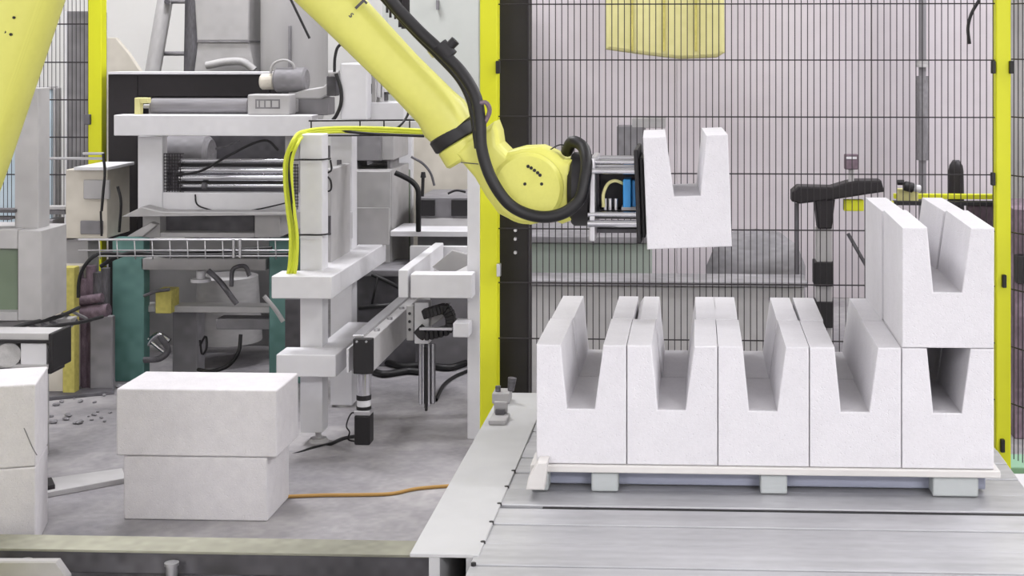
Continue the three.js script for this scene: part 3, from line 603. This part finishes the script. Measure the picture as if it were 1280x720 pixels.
{
  const lab = ['outer left yellow cable of the bundle bending down beside the white front post', 'second yellow cable of the bundle, just inside the outer left one', 'innermost yellow cable of the bundle nearest the white front post'];
  for (let i = 0; i < 3; i++) {
    const o = i * 4.2, m = 5.1 + (i % 2) * 0.02;
    solo('cable', ptube([[530, 166 + (i - 1) * 3, 5.45], [470, 163 + (i - 1) * 3, 5.45], [415, 160 + i * 2.5, 5.4], [385, 163 + i * 3, 5.3], [367 + o * 0.6, 174 + i * 3, m], [357 + o, 198, m], [356 + o, 225, m], [359 + o, 260, m], [363 + o, 295, m], [362 + o, 330, m], [360 + o, 342, 5.12]], 0.0065, 90, 8), M.yellowCable, lab[i], 'cable', null, 'yellow cables of the bundle');
  }
  solo('cable', ptube([[530, 170, 5.43], [460, 167, 5.43], [410, 163, 5.4], [384, 170, 5.3], [366, 188, 5.12], [362, 215, 5.1], [366, 260, 5.1], [372, 300, 5.12], [371, 338, 5.14]], 0.006, 90, 8), M.rubber, 'black cable running inside the yellow cable bundle beside the white post', 'cable');
  solo('cable', ptube([[512, 134, 5.5], [509, 145, 5.5], [500, 157, 5.47], [492, 163, 5.46]], 0.005, 30, 8), M.rubber, 'short black cable dropping to the white cross beam behind the forearm', 'cable');
}
// ---------------------------------------------------------------- upper left background
{
  const t = thing('ladder', 'aluminium ladder leaning against the back wall left of the grey hopper', 'ladder', V(at(190, 410, 7.4).x, 0, -7.4));
  const rail = (a, b, c, e, d0, d1) => { const p = at(a, b, d0), q = at(c, e, d1); const g = cyl(p, q, 0.05, 0.05, 4); return g; };
  part('rail', rail(217, -60, 186, 120, 7.5, 7.3), M.greyLight, t);
  part('rail', rail(244, -60, 241, 120, 7.5, 7.3), M.greyDark, t);
  for (const [py, a, b] of [[2, 207, 240], [67, 198, 238]]) part('rung', cyl(at(a, py, 7.42), at(b, py, 7.42), 0.012), M.grey, t);
  for (const py of [2, 67]) part('rivet', cyl(at(py === 2 ? 209 : 198, py, 7.36), at(py === 2 ? 209 : 198, py, 7.44), 0.016, 0.016, 10), M.greyDark, t);
  const y0 = at(190, 120, 7.3);
  part('foot', [box(y0.x - 0.06, 0, -7.36, y0.x - 0.01, y0.y + 0.02, -7.26, 0.004), box(at(241, 120, 7.3).x - 0.03, 0, -7.36, at(241, 120, 7.3).x + 0.02, y0.y + 0.02, -7.26, 0.004)], M.greyLight, t);
}
{
  const t = thing('hopper', 'large light grey steel hopper above the black frame', 'hopper', V(at(280, 410, 7.2).x, 0, -7.3));
  part('bin', extr([[240, -60], [312, -60], [311, 51], [246, 51]], 7.1, 0.5, 0.006), M.greyLight, t);
  part('seam_strip', pbox(246, 50.5, 311, 53, 7.09, 0.5, 0.001), M.grey, t);
  part('skirt', extr([[247, 53], [311, 53], [322, 110], [240, 110]], 7.1, 0.5, 0.006), M.greyLight, t);
  part('pipe', ptube([[258, 82, 7.07], [285, 77, 7.07], [305, 78, 7.07], [318, 88, 7.07]], 0.02, 30, 8), M.greyLight, t);
  part('stand', pboxFloor(250, 110, 312, 7.15, 0.4), M.grey, t);
  const k = thing('tank', 'pale cylindrical tank between the grey hopper and the white control box', 'tank', V(at(362, 410, 7.0).x, 0, -7.2));
  part('shell', new THREE.LatheGeometry([[0, 2.3], [0.1, 2.28], [0.16, 2.2], [0.172, 2.1], [0.172, 1.25], [0.12, 1.0], [0.12, 0.02]].map(p => new THREE.Vector2(...p)), 40).translate(at(368, 300, 7.2).x, 0, -7.2), M.greyLight, k);
  part('rib', [pbox(360, 32, 363, 110, 7.01, 0.03)], M.grey, k);
  part('base', box(at(368, 300, 7.2).x - 0.14, 0, -7.34, at(368, 300, 7.2).x + 0.14, 0.02, -7.06), M.grey, k);
  solo('rod', cyl(at(357, -14, 6.6), at(387, 48, 6.6), 0.006), M.black, 'thin black rod slanting in front of the pale tank', 'rod');
  const b = thing('wall_cabinet', 'pale green grey tall cabinet behind the robot forearm against the back wall', 'cabinet', V(at(540, 410, 7.7).x, 0, -7.8));
  part('case', pboxFloor(478, -60, 604, 7.6, 0.6), M.greenPanel, b);
  const dr = part('door', box(at(484, 100, 7.58).x, 0.1, -7.6, at(598, 100, 7.58).x, at(500, -55, 7.58).y, -7.58, 0.004), M.greenPanel, b);
  part('handle', pbox(545, 0, 548, 12, 7.55, 0.03, 0.002), M.grey, dr);
  const w = thing('cable_bundle', 'dark vertical cables hanging beside the forearm at the top of the picture', 'cables', at(506, 40, 6.4));
  for (const [px, e, r] of [[484, 16, 0.006], [488, 22, 0.006], [494, 24, 0.005], [500, 34, 0.008], [506, 36, 0.016], [509, 28, 0.012]]) part('cable', cyl(at(px, -90, 6.4), at(px, e, 6.4), r), M.blackSteel, w);
}
{ // left fence
  const d = 6.62, x1 = at(112, 200, d).x, x0 = at(-60, 200, d).x;
  const q = thing('fence_post', 'yellow fence post at upper left beside the black portal frame', 'post', V(at(118, 200, d).x, 0, -d));
  part('tube', box(at(110, 100, d).x, 0, -d - 0.06, at(127, 100, d).x, 2.3, -d), M.yellowPost, q);
  part('bracket', pbox(104, 143, 112, 156, d - 0.02, 0.03), M.greyDark, q);
  const t = thing('mesh_fence', 'black wire mesh fence at the left edge behind the robot lower arm', 'fence', V((x0 + x1) / 2, 0, -d));
  const w = part('vertical_wire', cyl(V(t.position.x, 0.2, -d - 0.03), V(t.position.x, 2.2, -d - 0.03), 0.0016, 0.0016, 6), M.wire, t);
  for (let i = 0; i < 34; i++) { const m = i ? w.clone() : w; if (i) t.add(m); m.position.x = x0 + (x1 - x0) * i / 34 - t.position.x; }
  for (const py of [-17, 30, 78, 125, 172, 219, 266]) { const y = at(60, py, d).y; part('cross_wire', cyl(V(x0, y, -d - 0.03), V(x1, y, -d - 0.03), 0.0035, 0.0035, 6), M.wire, t); }
  part('end_post', box(x0 - 0.05, 0, -d - 0.05, x0, 2.3, -d), M.yellowPost, t);
  const c = thing('column', 'square grey column behind the left mesh fence', 'column', V(at(97, 300, 7.2).x, 0, -7.3));
  part('shaft', pboxFloor(82, 14, 114, 7.2, 0.2), M.grey, c);
  part('edge_strip', pboxFloor(80, 14, 83, 7.19, 0.03), M.white, c);
  const g = thing('partition', 'pale blue sheet panel standing behind the left mesh fence', 'panel', V(at(50, 300, 7.6).x, 0, -7.6));
  part('sheet', pboxFloor(-20, 112, 66, 7.6, 0.05), M.paleBlue, g);
  part('frame', [pboxFloor(-24, 110, -20, 7.59, 0.07), pboxFloor(66, 110, 70, 7.59, 0.07), pbox(-20, 108, 66, 112, 7.59, 0.07)], M.greyLight, g);
  const p = thing('leaning_sheet', 'tall pale pointed sheet leaning behind the left yellow fence post', 'panel', V(at(150, 300, 7.9).x, 0, -7.9));
  part('sheet', extr([[122, 46], [144, 47], [160, 66], [176, 90], [176, 330], [122, 330]], 7.9, 0.04, 0.004), M.beige, p);
  part('foot', pboxFloor(124, 330, 174, 7.89, 0.06), M.greyLight, p);
}
// ---------------------------------------------------------------- left machinery
{
  const t = thing('machine_housing', 'pale grey machine housing with a green window at the left edge', 'machine', V(at(0, 420, 4.9).x, 0, -5.0));
  part('column', pbox(18, 110, 48, 288, 4.9, 0.09), M.greyLight, t);
  const d = 4.85;
  part('frame', [pbox(22, 288, 52, 401, d, 0.2), pbox(-80, 286, 22, 311, d, 0.2), pbox(-80, 390, 22, 401, d, 0.2)], M.greyLight, t);
  part('window', pbox(-80, 311, 22, 396, d + 0.05, 0.02, 0.001), M.glassGreen, t);
  part('body', pbox(-80, 290, 50, 401, d + 0.2, 0.2), M.greyLight, t);
  part('leg', [pboxFloor(-76, 401, -50, d + 0.1, 0.1), pboxFloor(26, 401, 46, d + 0.1, 0.1)], M.greyLight, t);
  part('shelf', [pbox(-10, 262, 18, 266, 4.88, 0.06, 0.001), pbox(-10, 272, 12, 275, 4.86, 0.06, 0.001)], M.greyDark, t);
  const e = thing('electrical_box', 'beige grey electrical box below the upper left yellow post', 'box', V(at(108, 300, 6.15).x, 0, -6.25));
  part('case', pbox(82, 212, 134, 298, 6.1, 0.25), M.beige, e);
  part('panel', pbox(104, 225, 136, 249, 6.085, 0.02), M.greyLight, e);
  part('vent', pbox(100, 276, 128, 293, 6.09, 0.02), M.grey, e);
  part('top', pbox(92, 209, 134, 213, 6.05, 0.3, 0.002), M.white, e);
  part('stand', pboxFloor(72, 299, 110, 6.2, 0.12), M.greyLight, e);
  part('rail', [cyl(at(48, 198, 6.05), at(130, 198, 6.05), 0.006), cyl(at(104, 192, 6.05), at(130, 192, 6.05), 0.006)], M.alu, e);
  part('tall_rod', cyl(at(126, 264, 6.05), at(127, 295, 6.05), 0.005), M.black, e);
  part('cable', ptube([[129, 192, 6.04], [131, 215, 6.04], [129, 240, 6.04], [127, 264, 6.04]], 0.006, 30, 6), M.rubber, e);
  part('cable', ptube([[147, 233, 6.0], [151, 250, 6.0], [149, 290, 6.02]], 0.006, 30, 6), M.rubber, e);
  const s = thing('side_shelf', 'grey bars and white bracket between the left housing and the beige electrical box', 'shelf', V(at(65, 300, 6.2).x, 0, -6.3));
  part('bar', pbox(48, 258, 82, 262, 6.15, 0.05, 0.002), M.greyLight, s); part('bar', pbox(48, 262, 82, 268, 6.18, 0.05, 0.002), M.grey, s);
  part('hood', extr([[50, 296], [50, 280], [56, 275], [66, 275], [64, 292]], 6.12, 0.12, 0.003), M.grey, s);
  part('bracket', [pbox(50, 296, 80, 299, 6.1, 0.15, 0.001)], M.white, s);
  part('post', pboxFloor(51, 300, 68, 6.25, 0.1), M.greyDark, s);
  const c = thing('parts_cabinet', 'beige cabinet with yellow edge and dark slots at left behind the diagonal tray', 'cabinet', V(at(72, 400, 5.9).x, 0, -6.0));
  part('case', pboxFloor(52, 338, 84, 5.9, 0.2), M.beige, c);
  part('yellow_edge', pboxFloor(78, 334, 93, 5.88, 0.05), M.yellowDull, c);
  part('top_slab', pbox(52, 341, 70, 345, 5.88, 0.05, 0.001), M.black, c);
  for (const px of [56, 60, 64]) part('slot', pbox(px - 1, 351, px + 1, 372, 5.89, 0.02, 0.001), M.greyDark, c);
  const pi = thing('pipe_stack', 'plum coloured pipes and fittings stacked left of the teal leg', 'pipes', V(at(116, 410, 6.0).x, 0, -6.1));
  for (const [px, py, h, r] of [[98, 336, 74, 0.022], [106, 348, 60, 0.024], [114, 332, 80, 0.022], [124, 340, 66, 0.026], [132, 335, 68, 0.02]]) part('pipe', cyl(at(px, py, 6.05), V(at(px, py, 6.05).x, 0, -6.05), r), px % 4 ? M.plum : M.greyDark, pi);
  part('flange', [cyl(at(96, 392, 5.99), at(136, 388, 5.99), 0.03), cyl(at(100, 376, 5.99), at(128, 372, 5.99), 0.02)], M.plum, pi);
  const tr = thing('diagonal_tray', 'dark cable chain tray slanting over the left machine', 'cable tray', at(55, 410, 4.9));
  part('floor_sheet', extr([[-40, 424], [-40, 404], [90, 398], [84, 412]], 5.12, 0.05, 0.003), M.greyLight, tr);
  part('rail', [ptube([[8, 413, 4.72], [35, 405, 4.78], [70, 397, 5.0], [98, 385, 5.4]], 0.008, 30, 6)], M.black, tr);
  part('rail', [ptube([[22, 416, 4.7], [60, 409, 4.8], [100, 403, 5.2], [128, 396, 5.6]], 0.007, 30, 6)], M.black, tr);
  for (let i = 0; i < 8; i++) part('rung', cyl(at(12 + i * 11, 412 - i * 3.3, 4.73 + i * 0.08), at(24 + i * 12, 415 - i * 2.4, 4.71 + i * 0.1), 0.006), i % 2 ? M.grey : M.greyDark, tr);
  // black-ended conveyor beam
  const b = thing('box_conveyor', 'grey box beam with black end cap and white side window at the left edge', 'conveyor', V(at(20, 465, 4.5).x, 0, -4.6));
  part('shell', [pbox(-60, 416, 62, 426, 4.5, 0.1), pbox(-60, 456, 62, 462, 4.5, 0.1)], M.greyLight, b);
  part('black_trim', [pbox(-60, 425, 62, 429, 4.49, 0.02, 0.001), pbox(-60, 461, 64, 467, 4.49, 0.1, 0.002)], M.black, b);
  part('side_panel', pbox(26, 428, 58, 457, 4.51, 0.02, 0.001), M.white, b);
  part('inner_panel', pbox(-60, 428, 26, 457, 4.56, 0.02, 0.001), M.grey, b);
  part('hub', cyl(at(10, 444, 4.56), at(10, 444, 4.5), 0.04), M.greyLight, b);
  part('end_cap', [pbox(60, 417, 66, 464, 4.49, 0.14, 0.008)], M.black, b);
  part('leg', pboxFloor(-40, 466, -20, 4.52, 0.06), M.greyDark, b);
  part('leg', pboxFloor(22, 466, 36, 4.54, 0.04), M.greyDark, b);
}
// ---------------------------------------------------------------- blocks on the floor
const SD = 4.35;
function solidBlock(w, h, l, p, turn, label, group) {
  const g = uvBox(new RoundedBoxGeometry(w, h, l, 2, 0.006)); g.translate(0, h / 2, 0);
  const m = new THREE.Mesh(g, M.blockOld); m.name = numbered('solid_block'); m.position.copy(p); m.rotation.y = turn; m.castShadow = m.receiveShadow = true; scene.add(m);
  return tag(m, label, 'block', group);
}
{
  const c = at(244, 650, SD), w0 = at(333, 600, SD).x - at(153, 600, SD).x, w1 = at(346, 530, SD).x - at(145, 530, SD).x;
  const h0 = at(240, 571, SD).y;
  solidBlock(w0, h0, 0.24, V(c.x, 0, -SD - 0.12), 0, 'large white solid block on the floor below the other one, before the press', 'white solid blocks stacked on the floor');
  const h1 = at(240, 487, SD).y - h0;
  solidBlock(w1, h1, 0.24, V(c.x + 0.004, h0 + 0.001, -SD - 0.118), 0, 'large white solid block lying on top of the lower one in front of the press', 'white solid blocks stacked on the floor');
  const e = at(41, 600, 4.06), hh = at(20, 482, 4.06).y / 2;
  solidBlock(0.5, hh, 0.24, V(e.x - 0.275, 0, -4.06 - 0.06), 0.3, 'white solid block at the lower left edge, lower one of the pair', 'white solid blocks at the left edge');
  const u = solidBlock(0.5, hh, 0.24, V(e.x - 0.275, hh + 0.001, -4.06 - 0.06), 0.3, 'scratched white solid block at the left edge, upper one of the pair', 'white solid blocks at the left edge');
  const s = part('scratch', ptube([[5, 543, 3.9995], [10, 556, 3.9995], [15, 569, 3.9995], [20, 579, 3.9995]], 0.0016, 12, 5), M.grey, u, 'grey scratch');
}
{ // foreground rail on the floor and small sheet
  const z0 = -3.87, z1 = -3.98, h = EYE - 1.42, xa = at(-60, 690, 3.9).x, xb = at(545, 690, 3.9).x;
  const t = thing('floor_rail', 'low steel floor rail with pale top along the bottom of the picture', 'rail', V((xa + xb) / 2, 0, -3.92));
  part('top_strip', box(xa, h - 0.008, z1, xb, h, z0 + 0.004, 0.002), M.olive, t);
  part('web', box(xa, 0.012, z1 + 0.02, xb, h - 0.008, z0 - 0.004, 0.002), M.greyDark, t);
  part('foot', box(xa, 0, z1 - 0.02, xb, 0.012, z0 + 0.1, 0.002), M.greyDark, t);
  for (const px of [36, 218]) { const a = at(px, 704, 3.86); part('lug', [cyl(V(a.x, 0.012, z0 + 0.03), V(a.x, 0.05, z0 + 0.03), 0.016), cyl(V(a.x, 0.05, z0 + 0.03), V(a.x, 0.058, z0 + 0.03), 0.02)], M.alu, t); }
  const f = solo('sheet_offcut', extr([[-30, 702], [70, 702], [84, 722], [84, 760], [-30, 760]], 3.7, 0.03, 0.004), M.greyLight, 'pale sheet offcut leaning on the floor rail at the bottom left corner', 'sheet');
}
solo('hose', ptube([[352, 621, 4.7], [400, 619, 4.7], [450, 618.5, 4.7], [490, 617, 4.7], [520, 611, 4.74], [565, 607, 4.8]].map(p => { const d = EYE * F / (p[1] - CY) * (ca + (p[0] - CX) / F * sa); return [p[0], p[1], d - 0.018]; }), 0.006, 60, 8), M.rope, 'tan hose lying across the floor right of the big white blocks', 'hose');
solo('cable', ptube([[352, 572, 5.08], [372, 567, 5.1], [392, 560, 5.16], [410, 556, 5.2], [430, 548, 5.1], [446, 545, 5.06]], 0.007, 40, 8), M.rubber, 'black cable trailing from the hanging motor to the big white blocks', 'cable');
{ // floor hoses under the bracket arms
  const f = (list, r, l) => solo('hose', tube(list.map(([px, py]) => { const d = EYE * F / (py - CY) * 0.995 * (ca + (px - CX) / F * sa); const a = at(px, py, d); a.y = r; return a; }), r, 60, 8), M.rubber, l, 'hose');
  f([[466, 466], [480, 470], [495, 468], [510, 466], [525, 467]], 0.016, 'black hose on the floor right of the black rail end cap');
  f([[474, 452], [490, 457], [505, 460], [528, 458], [560, 462], [582, 456]], 0.016, 'black hose on the floor crossing behind the vertical guide');
  f([[545, 500], [556, 480], [570, 470], [586, 463]], 0.008, 'thin black hose curving on the floor beside the right white post');
  f([[484, 446], [498, 448], [512, 447], [530, 450]], 0.014, 'short black hose furthest back on the floor under the tray');
  f([[570, 443], [578, 452], [586, 453]], 0.01, 'short black hose end on the floor touching the right white post');
}
{ // clutter under the bracket arm, between tower and tray
  const t = thing('floor_machine', 'dark grey low machine with hoses seen between the bracket arms', 'machine', V(at(475, 430, 6.4).x, 0, -6.5));
  part('body', pboxFloor(444, 345, 520, 6.5, 0.3), M.greyDark, t);
  part('top', pbox(444, 338, 600, 346, 6.45, 0.35), M.grey, t);
  part('hose', ptube([[450, 385, 6.45], [470, 383, 6.4], [490, 381, 6.4], [503, 376, 6.42]], 0.012, 20, 8), M.rubber, t);
  part('hose', ptube([[465, 343, 6.43], [485, 352, 6.42], [500, 360, 6.42]], 0.01, 20, 8), M.rubber, t);
  part('hose', ptube([[472, 346, 6.42], [468, 365, 6.4], [465, 380, 6.42]], 0.006, 20, 8), M.rubber, t);
  part('body', pboxFloor(520, 345, 604, 6.55, 0.3), M.grey, t);
}
{ // middle background cabinets
  const t = thing('steel_cabinet', 'light grey steel cabinet behind the white frame tower', 'cabinet', V(at(466, 400, 6.6).x, 0, -6.7));
  part('case', pboxFloor(441, 212, 490, 6.7, 0.4), M.greyLight, t);
  part('door', box(at(443, 250, 6.68).x, 0.1, -6.699, at(488, 250, 6.68).x, at(466, 214, 6.68).y, -6.68, 0.004), M.greyLight, t);
  part('spacer', pbox(443, 200, 447, 213, 6.76, 0.2, 0.001), M.grey, t); part('spacer', pbox(484, 199, 488, 213, 6.76, 0.2, 0.001), M.grey, t); part('back_sheet', pbox(441, 190, 490, 213, 7.06, 0.04, 0.001), M.grey, t);
  part('top_unit', pbox(440, 170, 476, 201, 6.7, 0.35), M.grey, t);
  part('top_unit', pbox(476, 168, 492, 200, 6.72, 0.35), M.greyLight, t);
  part('tray', [pbox(448, 278, 471, 280, 6.6, 0.08, 0.001), pbox(448, 280, 450, 292, 6.6, 0.08, 0.001), pbox(469, 280, 471, 292, 6.6, 0.08, 0.001)], M.glassGreen, t);
  const s = thing('spool', 'dark round spool lying on the white bracket arm behind the tower', 'spool', at(453, 306, 5.95));
  part('disc', cyl(at(453, 306, 5.98), at(453, 299, 5.98), 0.045, 0.045), M.greyDark, s);
  part('cap', cyl(at(453, 299, 5.98), at(453, 296, 5.98), 0.046, 0.04), M.greyLight, s);
  part('sheet', extr([[450, 288], [466, 294], [478, 296], [462, 300], [446, 296]], 5.96, 0.03, 0.002), M.white, s);
  const u = thing('tall_panel', 'narrow pale upright panel behind the cabinet left of the dark windowed machine', 'panel', V(at(503, 400, 7).x, 0, -7));
  part('sheet', pboxFloor(493, 168, 515, 7.15, 0.05), M.white, u);
  part('lower_sheet', pboxFloor(493, 212, 512, 7.12, 0.02), M.glassGreen, u);
  const w = thing('windowed_machine', 'grey machine with two dark windows behind the right white post', 'machine', V(at(555, 400, 6.8).x, 0, -6.9));
  part('case', pboxFloor(522, 247, 600, 6.8, 0.4), M.grey, w);
  for (const [a, b] of [[525, 543], [564, 585]]) part('window', pbox(a, 250, b, 270, 6.785, 0.03, 0.002), M.black, w);
  part('lower_panel', pbox(524, 273, 598, 288, 6.79, 0.02, 0.002), M.greyLight, w);
  part('ledge', pbox(488, 289, 600, 296, 6.6, 0.3, 0.003), M.white, w);
  part('backboard', pboxFloor(512, 168, 606, 7.3, 0.05), M.beige, w);
  part('lamp', cyl(at(528, 247, 6.85), at(529, 216, 6.85), 0.008), M.black, w);
  part('cap', cyl(at(529, 222, 6.85), at(529, 215, 6.85), 0.014, 0.01), M.black, w);
  part('cable', ptube([[560, 242, 6.85], [570, 238, 6.85], [582, 240, 6.85]], 0.006, 20, 6), M.black, w);
  solo('hose', ptube([[494, 216, 6.55], [503, 220, 6.55], [515, 227, 6.55], [522, 236, 6.55], [523, 255, 6.55], [523, 289, 6.58]], 0.013, 50, 8), M.rubber, 'black hose bending down left of the dark windowed machine', 'hose');
  solo('hose', ptube([[514, 196, 6.7], [528, 204, 6.7], [538, 216, 6.7], [543, 232, 6.7]], 0.006, 40, 8), M.greyDark, 'thin grey hose hanging above the dark windowed machine', 'hose');
}
// ---------------------------------------------------------------- behind the fence
{
  const t = thing('wall_sheet', 'large pinkish grey sheet cladding on the back wall behind the fence', 'cladding', V(at(800, 400, 8.4).x, 0, -8.45));
  for (const [a, b] of [[606, 845.7], [846, 1089.7], [1090, 1330]]) part('panel', pboxFloor(a, -120, b, 8.4, 0.03), M.pinkPanel, t);
  const y = thing('hoist_cover', 'pale yellow hoist cover high up behind the fence', 'cover', V(at(830, 40, 7.6).x, at(830, 76, 7.6).y, -7.7));
  part('shell', extr([[757, -60], [905, -60], [906, 66], [896, 72], [850, 74], [800, 68], [757, 62]], 7.6, 0.3, 0.02, 2), M.yellowPale, y);
  for (const px of [790, 830, 870]) part('rib', pbox(px - 1.5, -58, px + 1.5, 64, 7.59, 0.02, 0.002), M.yellowDull, y);
  part('hanger', [cyl(at(790, -60, 7.75), V(at(790, 0, 7.75).x, H, -7.75), 0.02), cyl(at(870, -60, 7.75), V(at(870, 0, 7.75).x, H, -7.75), 0.02)], M.greyLight, y);
  const b = thing('wall_box', 'small grey box behind the fence left of the held block', 'box', V(at(790, 300, 7.8).x, 0, -7.9));
  part('case', pbox(771, 158, 806, 196, 7.8, 0.15), M.grey, b); part('stand', pboxFloor(782, 196, 796, 7.85, 0.06), M.greyLight, b); part('cover', pbox(790, 148, 832, 160, 7.8, 0.15), M.greyLight, b);
  const m = thing('low_machine', 'low green grey machine bench behind the fence below the gripper', 'bench', V(at(730, 420, 6.6).x, 0, -6.8));
  part('top', pbox(650, 296, 818, 304, 6.5, 0.5), M.grey, m);
  part('front', pboxFloor(655, 304, 812, 6.55, 0.4), M.benchGreen, m);
  const w = thing('work_table', 'long light grey work table behind the fence and the block row', 'table', V(at(800, 440, 5.4).x, 0, -5.6));
  part('top', pbox(640, 352, 1010, 358, 5.4, 0.2), M.grey, w);
  part('front', pboxFloor(645, 358, 1005, 5.44, 0.14), M.greyLight, w);
  const k = thing('rounded_tank', 'rounded grey tank behind the fence right of the held block', 'tank', V(at(945, 420, 6.6).x, 0, -6.8));
  part('shell', new THREE.LatheGeometry([[0, 0.62], [0.12, 0.6], [0.2, 0.54], [0.24, 0.44], [0.24, 0.02]].map(p => new THREE.Vector2(...p)), 36).translate(at(945, 300, 6.8).x, 0.0, -6.8), M.grey, k);
  part('leg', cyl(V(at(945, 300, 6.8).x, 0, -6.8), V(at(945, 300, 6.8).x, 0.05, -6.8), 0.2), M.greyDark, k);
  const p = thing('pipe', 'vertical grey pipe on the back wall left of the right yellow post', 'pipe', V(at(1153, 300, 8.2).x, 0, -8.2));
  part('tube', cyl(V(at(1153, 300, 8.2).x, 0, -8.2), V(at(1153, 300, 8.2).x, 3.2, -8.2), 0.022), M.grey, p);
  part('sleeve', cyl(at(1153, 200, 8.2), at(1153, 95, 8.2), 0.034), M.grey, p);
  part('joint', cyl(at(1153, 84, 8.2), at(1153, 76, 8.2), 0.04), M.greyLight, p);
  solo('cable', ptube([[1224, 0, 6.5], [1214, 18, 6.5], [1210, 35, 6.5], [1212, 55, 6.5]], 0.008, 30, 8), M.rubber, 'short black cable hanging at the top left of the right yellow post', 'cable');
  const q = thing('pump_stand', 'dark jointed arm machine on a pale column behind the fence', 'machine', V(at(1030, 440, 6.0).x, 0, -6.1));
  part('cross_arm', extr([[990, 240], [998, 233], [1040, 234], [1060, 228], [1070, 226], [1102, 226], [1106, 240], [1085, 243], [1060, 247], [1040, 250], [1000, 255], [990, 252]], 6.0, 0.12, 0.008, 2), M.blackSteel, q);
  part('joint_block', extr([[1019, 250], [1044, 250], [1040, 286], [1023, 286]], 6.0, 0.12, 0.006), M.blackSteel, q);
  part('column', pboxFloor(1021, 286, 1040, 6.02, 0.08), M.greyLight, q);
  for (const [a, b] of [[328, 358], [378, 410]]) part('band', pbox(1018, a, 1042, b, 6.0, 0.11), M.black, q);
  part('thin_leg', cyl(at(996, 254, 6.05), V(at(996, 254, 6.05).x, 0, -6.05), 0.01), M.greyDark, q);
  part('brace', cyl(at(1060, 292, 6.05), at(1086, 338, 6.05), 0.008), M.greyDark, q);
  const dsp = part('display', pbox(1056, 193, 1073, 212, 6.0, 0.04, 0.004), M.plum, q); part('display_stem', cyl(at(1064, 228, 6.02), at(1064, 212, 6.02), 0.012), M.greyLight, q);
  part('display_window', pbox(1058, 196, 1071, 199, 5.995, 0.01, 0.001), M.white, dsp);
  part('stripe', pbox(1055, 250, 1080, 264, 6.04, 0.05), M.yellowPost, q);
  const r = thing('rear_rail', 'dark horizontal rail on yellow posts behind the stacked blocks', 'rail', V(at(1180, 420, 6.2).x, 0, -6.2));
  part('bar', pbox(1118, 252, 1250, 257, 6.2, 0.05, 0.002), M.black, r);
  part('yellow_bar', pbox(1118, 243, 1250, 249, 6.24, 0.04, 0.002), M.yellowPost, r);
  part('motor', [cyl(at(1122, 228, 6.18), at(1130, 228, 6.18), 0.012), ring(at(1130, 232, 6.18), at(1142, 235, 6.18), 0.022)], M.black, r);
  part('knob', ring(at(1142, 235, 6.18), at(1151, 236, 6.18), 0.016), M.white, r);
  part('panel', pbox(1122, 236, 1148, 252, 6.23, 0.03), M.yellowPale, r);
  part('lower_panel', pboxFloor(1210, 257, 1250, 6.23, 0.05), M.plum, r);
  part('post', pboxFloor(1116, 252, 1122, 6.22, 0.05), M.yellowPost, r);
  const bo = thing('gas_bottle', 'dark slim bottle standing behind the fence left of the right yellow post', 'bottle', V(at(1195, 420, 6.4).x, 0, -6.4));
  part('body', new THREE.LatheGeometry([[0, 0.99], [0.018, 0.985], [0.03, 0.965], [0.034, 0.94], [0.04, 0.6], [0.042, 0]].map(v => new THREE.Vector2(...v)), 24).translate(at(1195, 420, 6.4).x, 0, -6.4), M.blackSteel, bo);
  part('collar', cyl(at(1195, 206, 6.4), at(1195, 200, 6.4), 0.02, 0.016), M.greyDark, bo);
  const z = thing('side_machine', 'dark plum machine cabinet beyond the angled fence at the right edge', 'machine', V(at(1300, 420, 5.4).x, 0, -5.5));
  part('case', pboxFloor(1268, 262, 1350, 5.4, 0.4), M.plum, z);
  part('tower', pboxFloor(1276, -40, 1340, 5.9, 0.3), M.greyLight, z);
  part('box', pbox(1272, 320, 1300, 355, 5.35, 0.08), M.black, z);
}
{ // scraps on the floor at left
  const fl = (px, py) => { const d = EYE * F / (py - CY) * (ca + (px - CX) / F * sa); return at(px, py, d); };
  const scrap = (list, h, m, l, n = 'board') => {
    const pts = list.map(p => fl(...p)), sh = new THREE.Shape(pts.map(p => new THREE.Vector2(p.x, -p.z)));
    const g = new THREE.ExtrudeGeometry(sh, { depth: h, bevelEnabled: true, bevelThickness: 0.002, bevelSize: 0.002, bevelSegments: 1 }); g.rotateX(-Math.PI / 2); g.translate(0, 0.002, 0);
    solo(n, uvBox(toCreasedNormals(g, 0.5)), m, l, n);
  };
  scrap([[58, 494], [140, 488], [142, 493], [60, 501]], 0.012, M.greyDark, 'thin dark board lying on the floor left of the big white block pair');
  scrap([[52, 606], [152, 592], [156, 604], [60, 622]], 0.015, M.greyLight, 'broken pale board on the floor between the left edge blocks and the block pair');
  scrap([[50, 611], [64, 609], [68, 618], [52, 621]], 0.03, M.blackSteel, 'small dark offcut beside the blocks at the left edge', 'offcut');
  const bits = [];
  for (let i = 0; i < 40; i++) { const p = fl(60 + rnd() * 90, 470 + rnd() * 60), r = 0.004 + rnd() * 0.012, g = new THREE.IcosahedronGeometry(r, 0); g.scale(1.4, 0.6, 1); g.rotateY(rnd() * 6); g.translate(p.x, r * 0.5, p.z); bits.push(uvBox(g)); }
  const o = solo('rubble', bits, M.grey, 'small grey rubble scattered on the floor behind the left edge blocks', 'rubble'); o.userData.kind = 'stuff';
}
renderer.render(scene, camera);
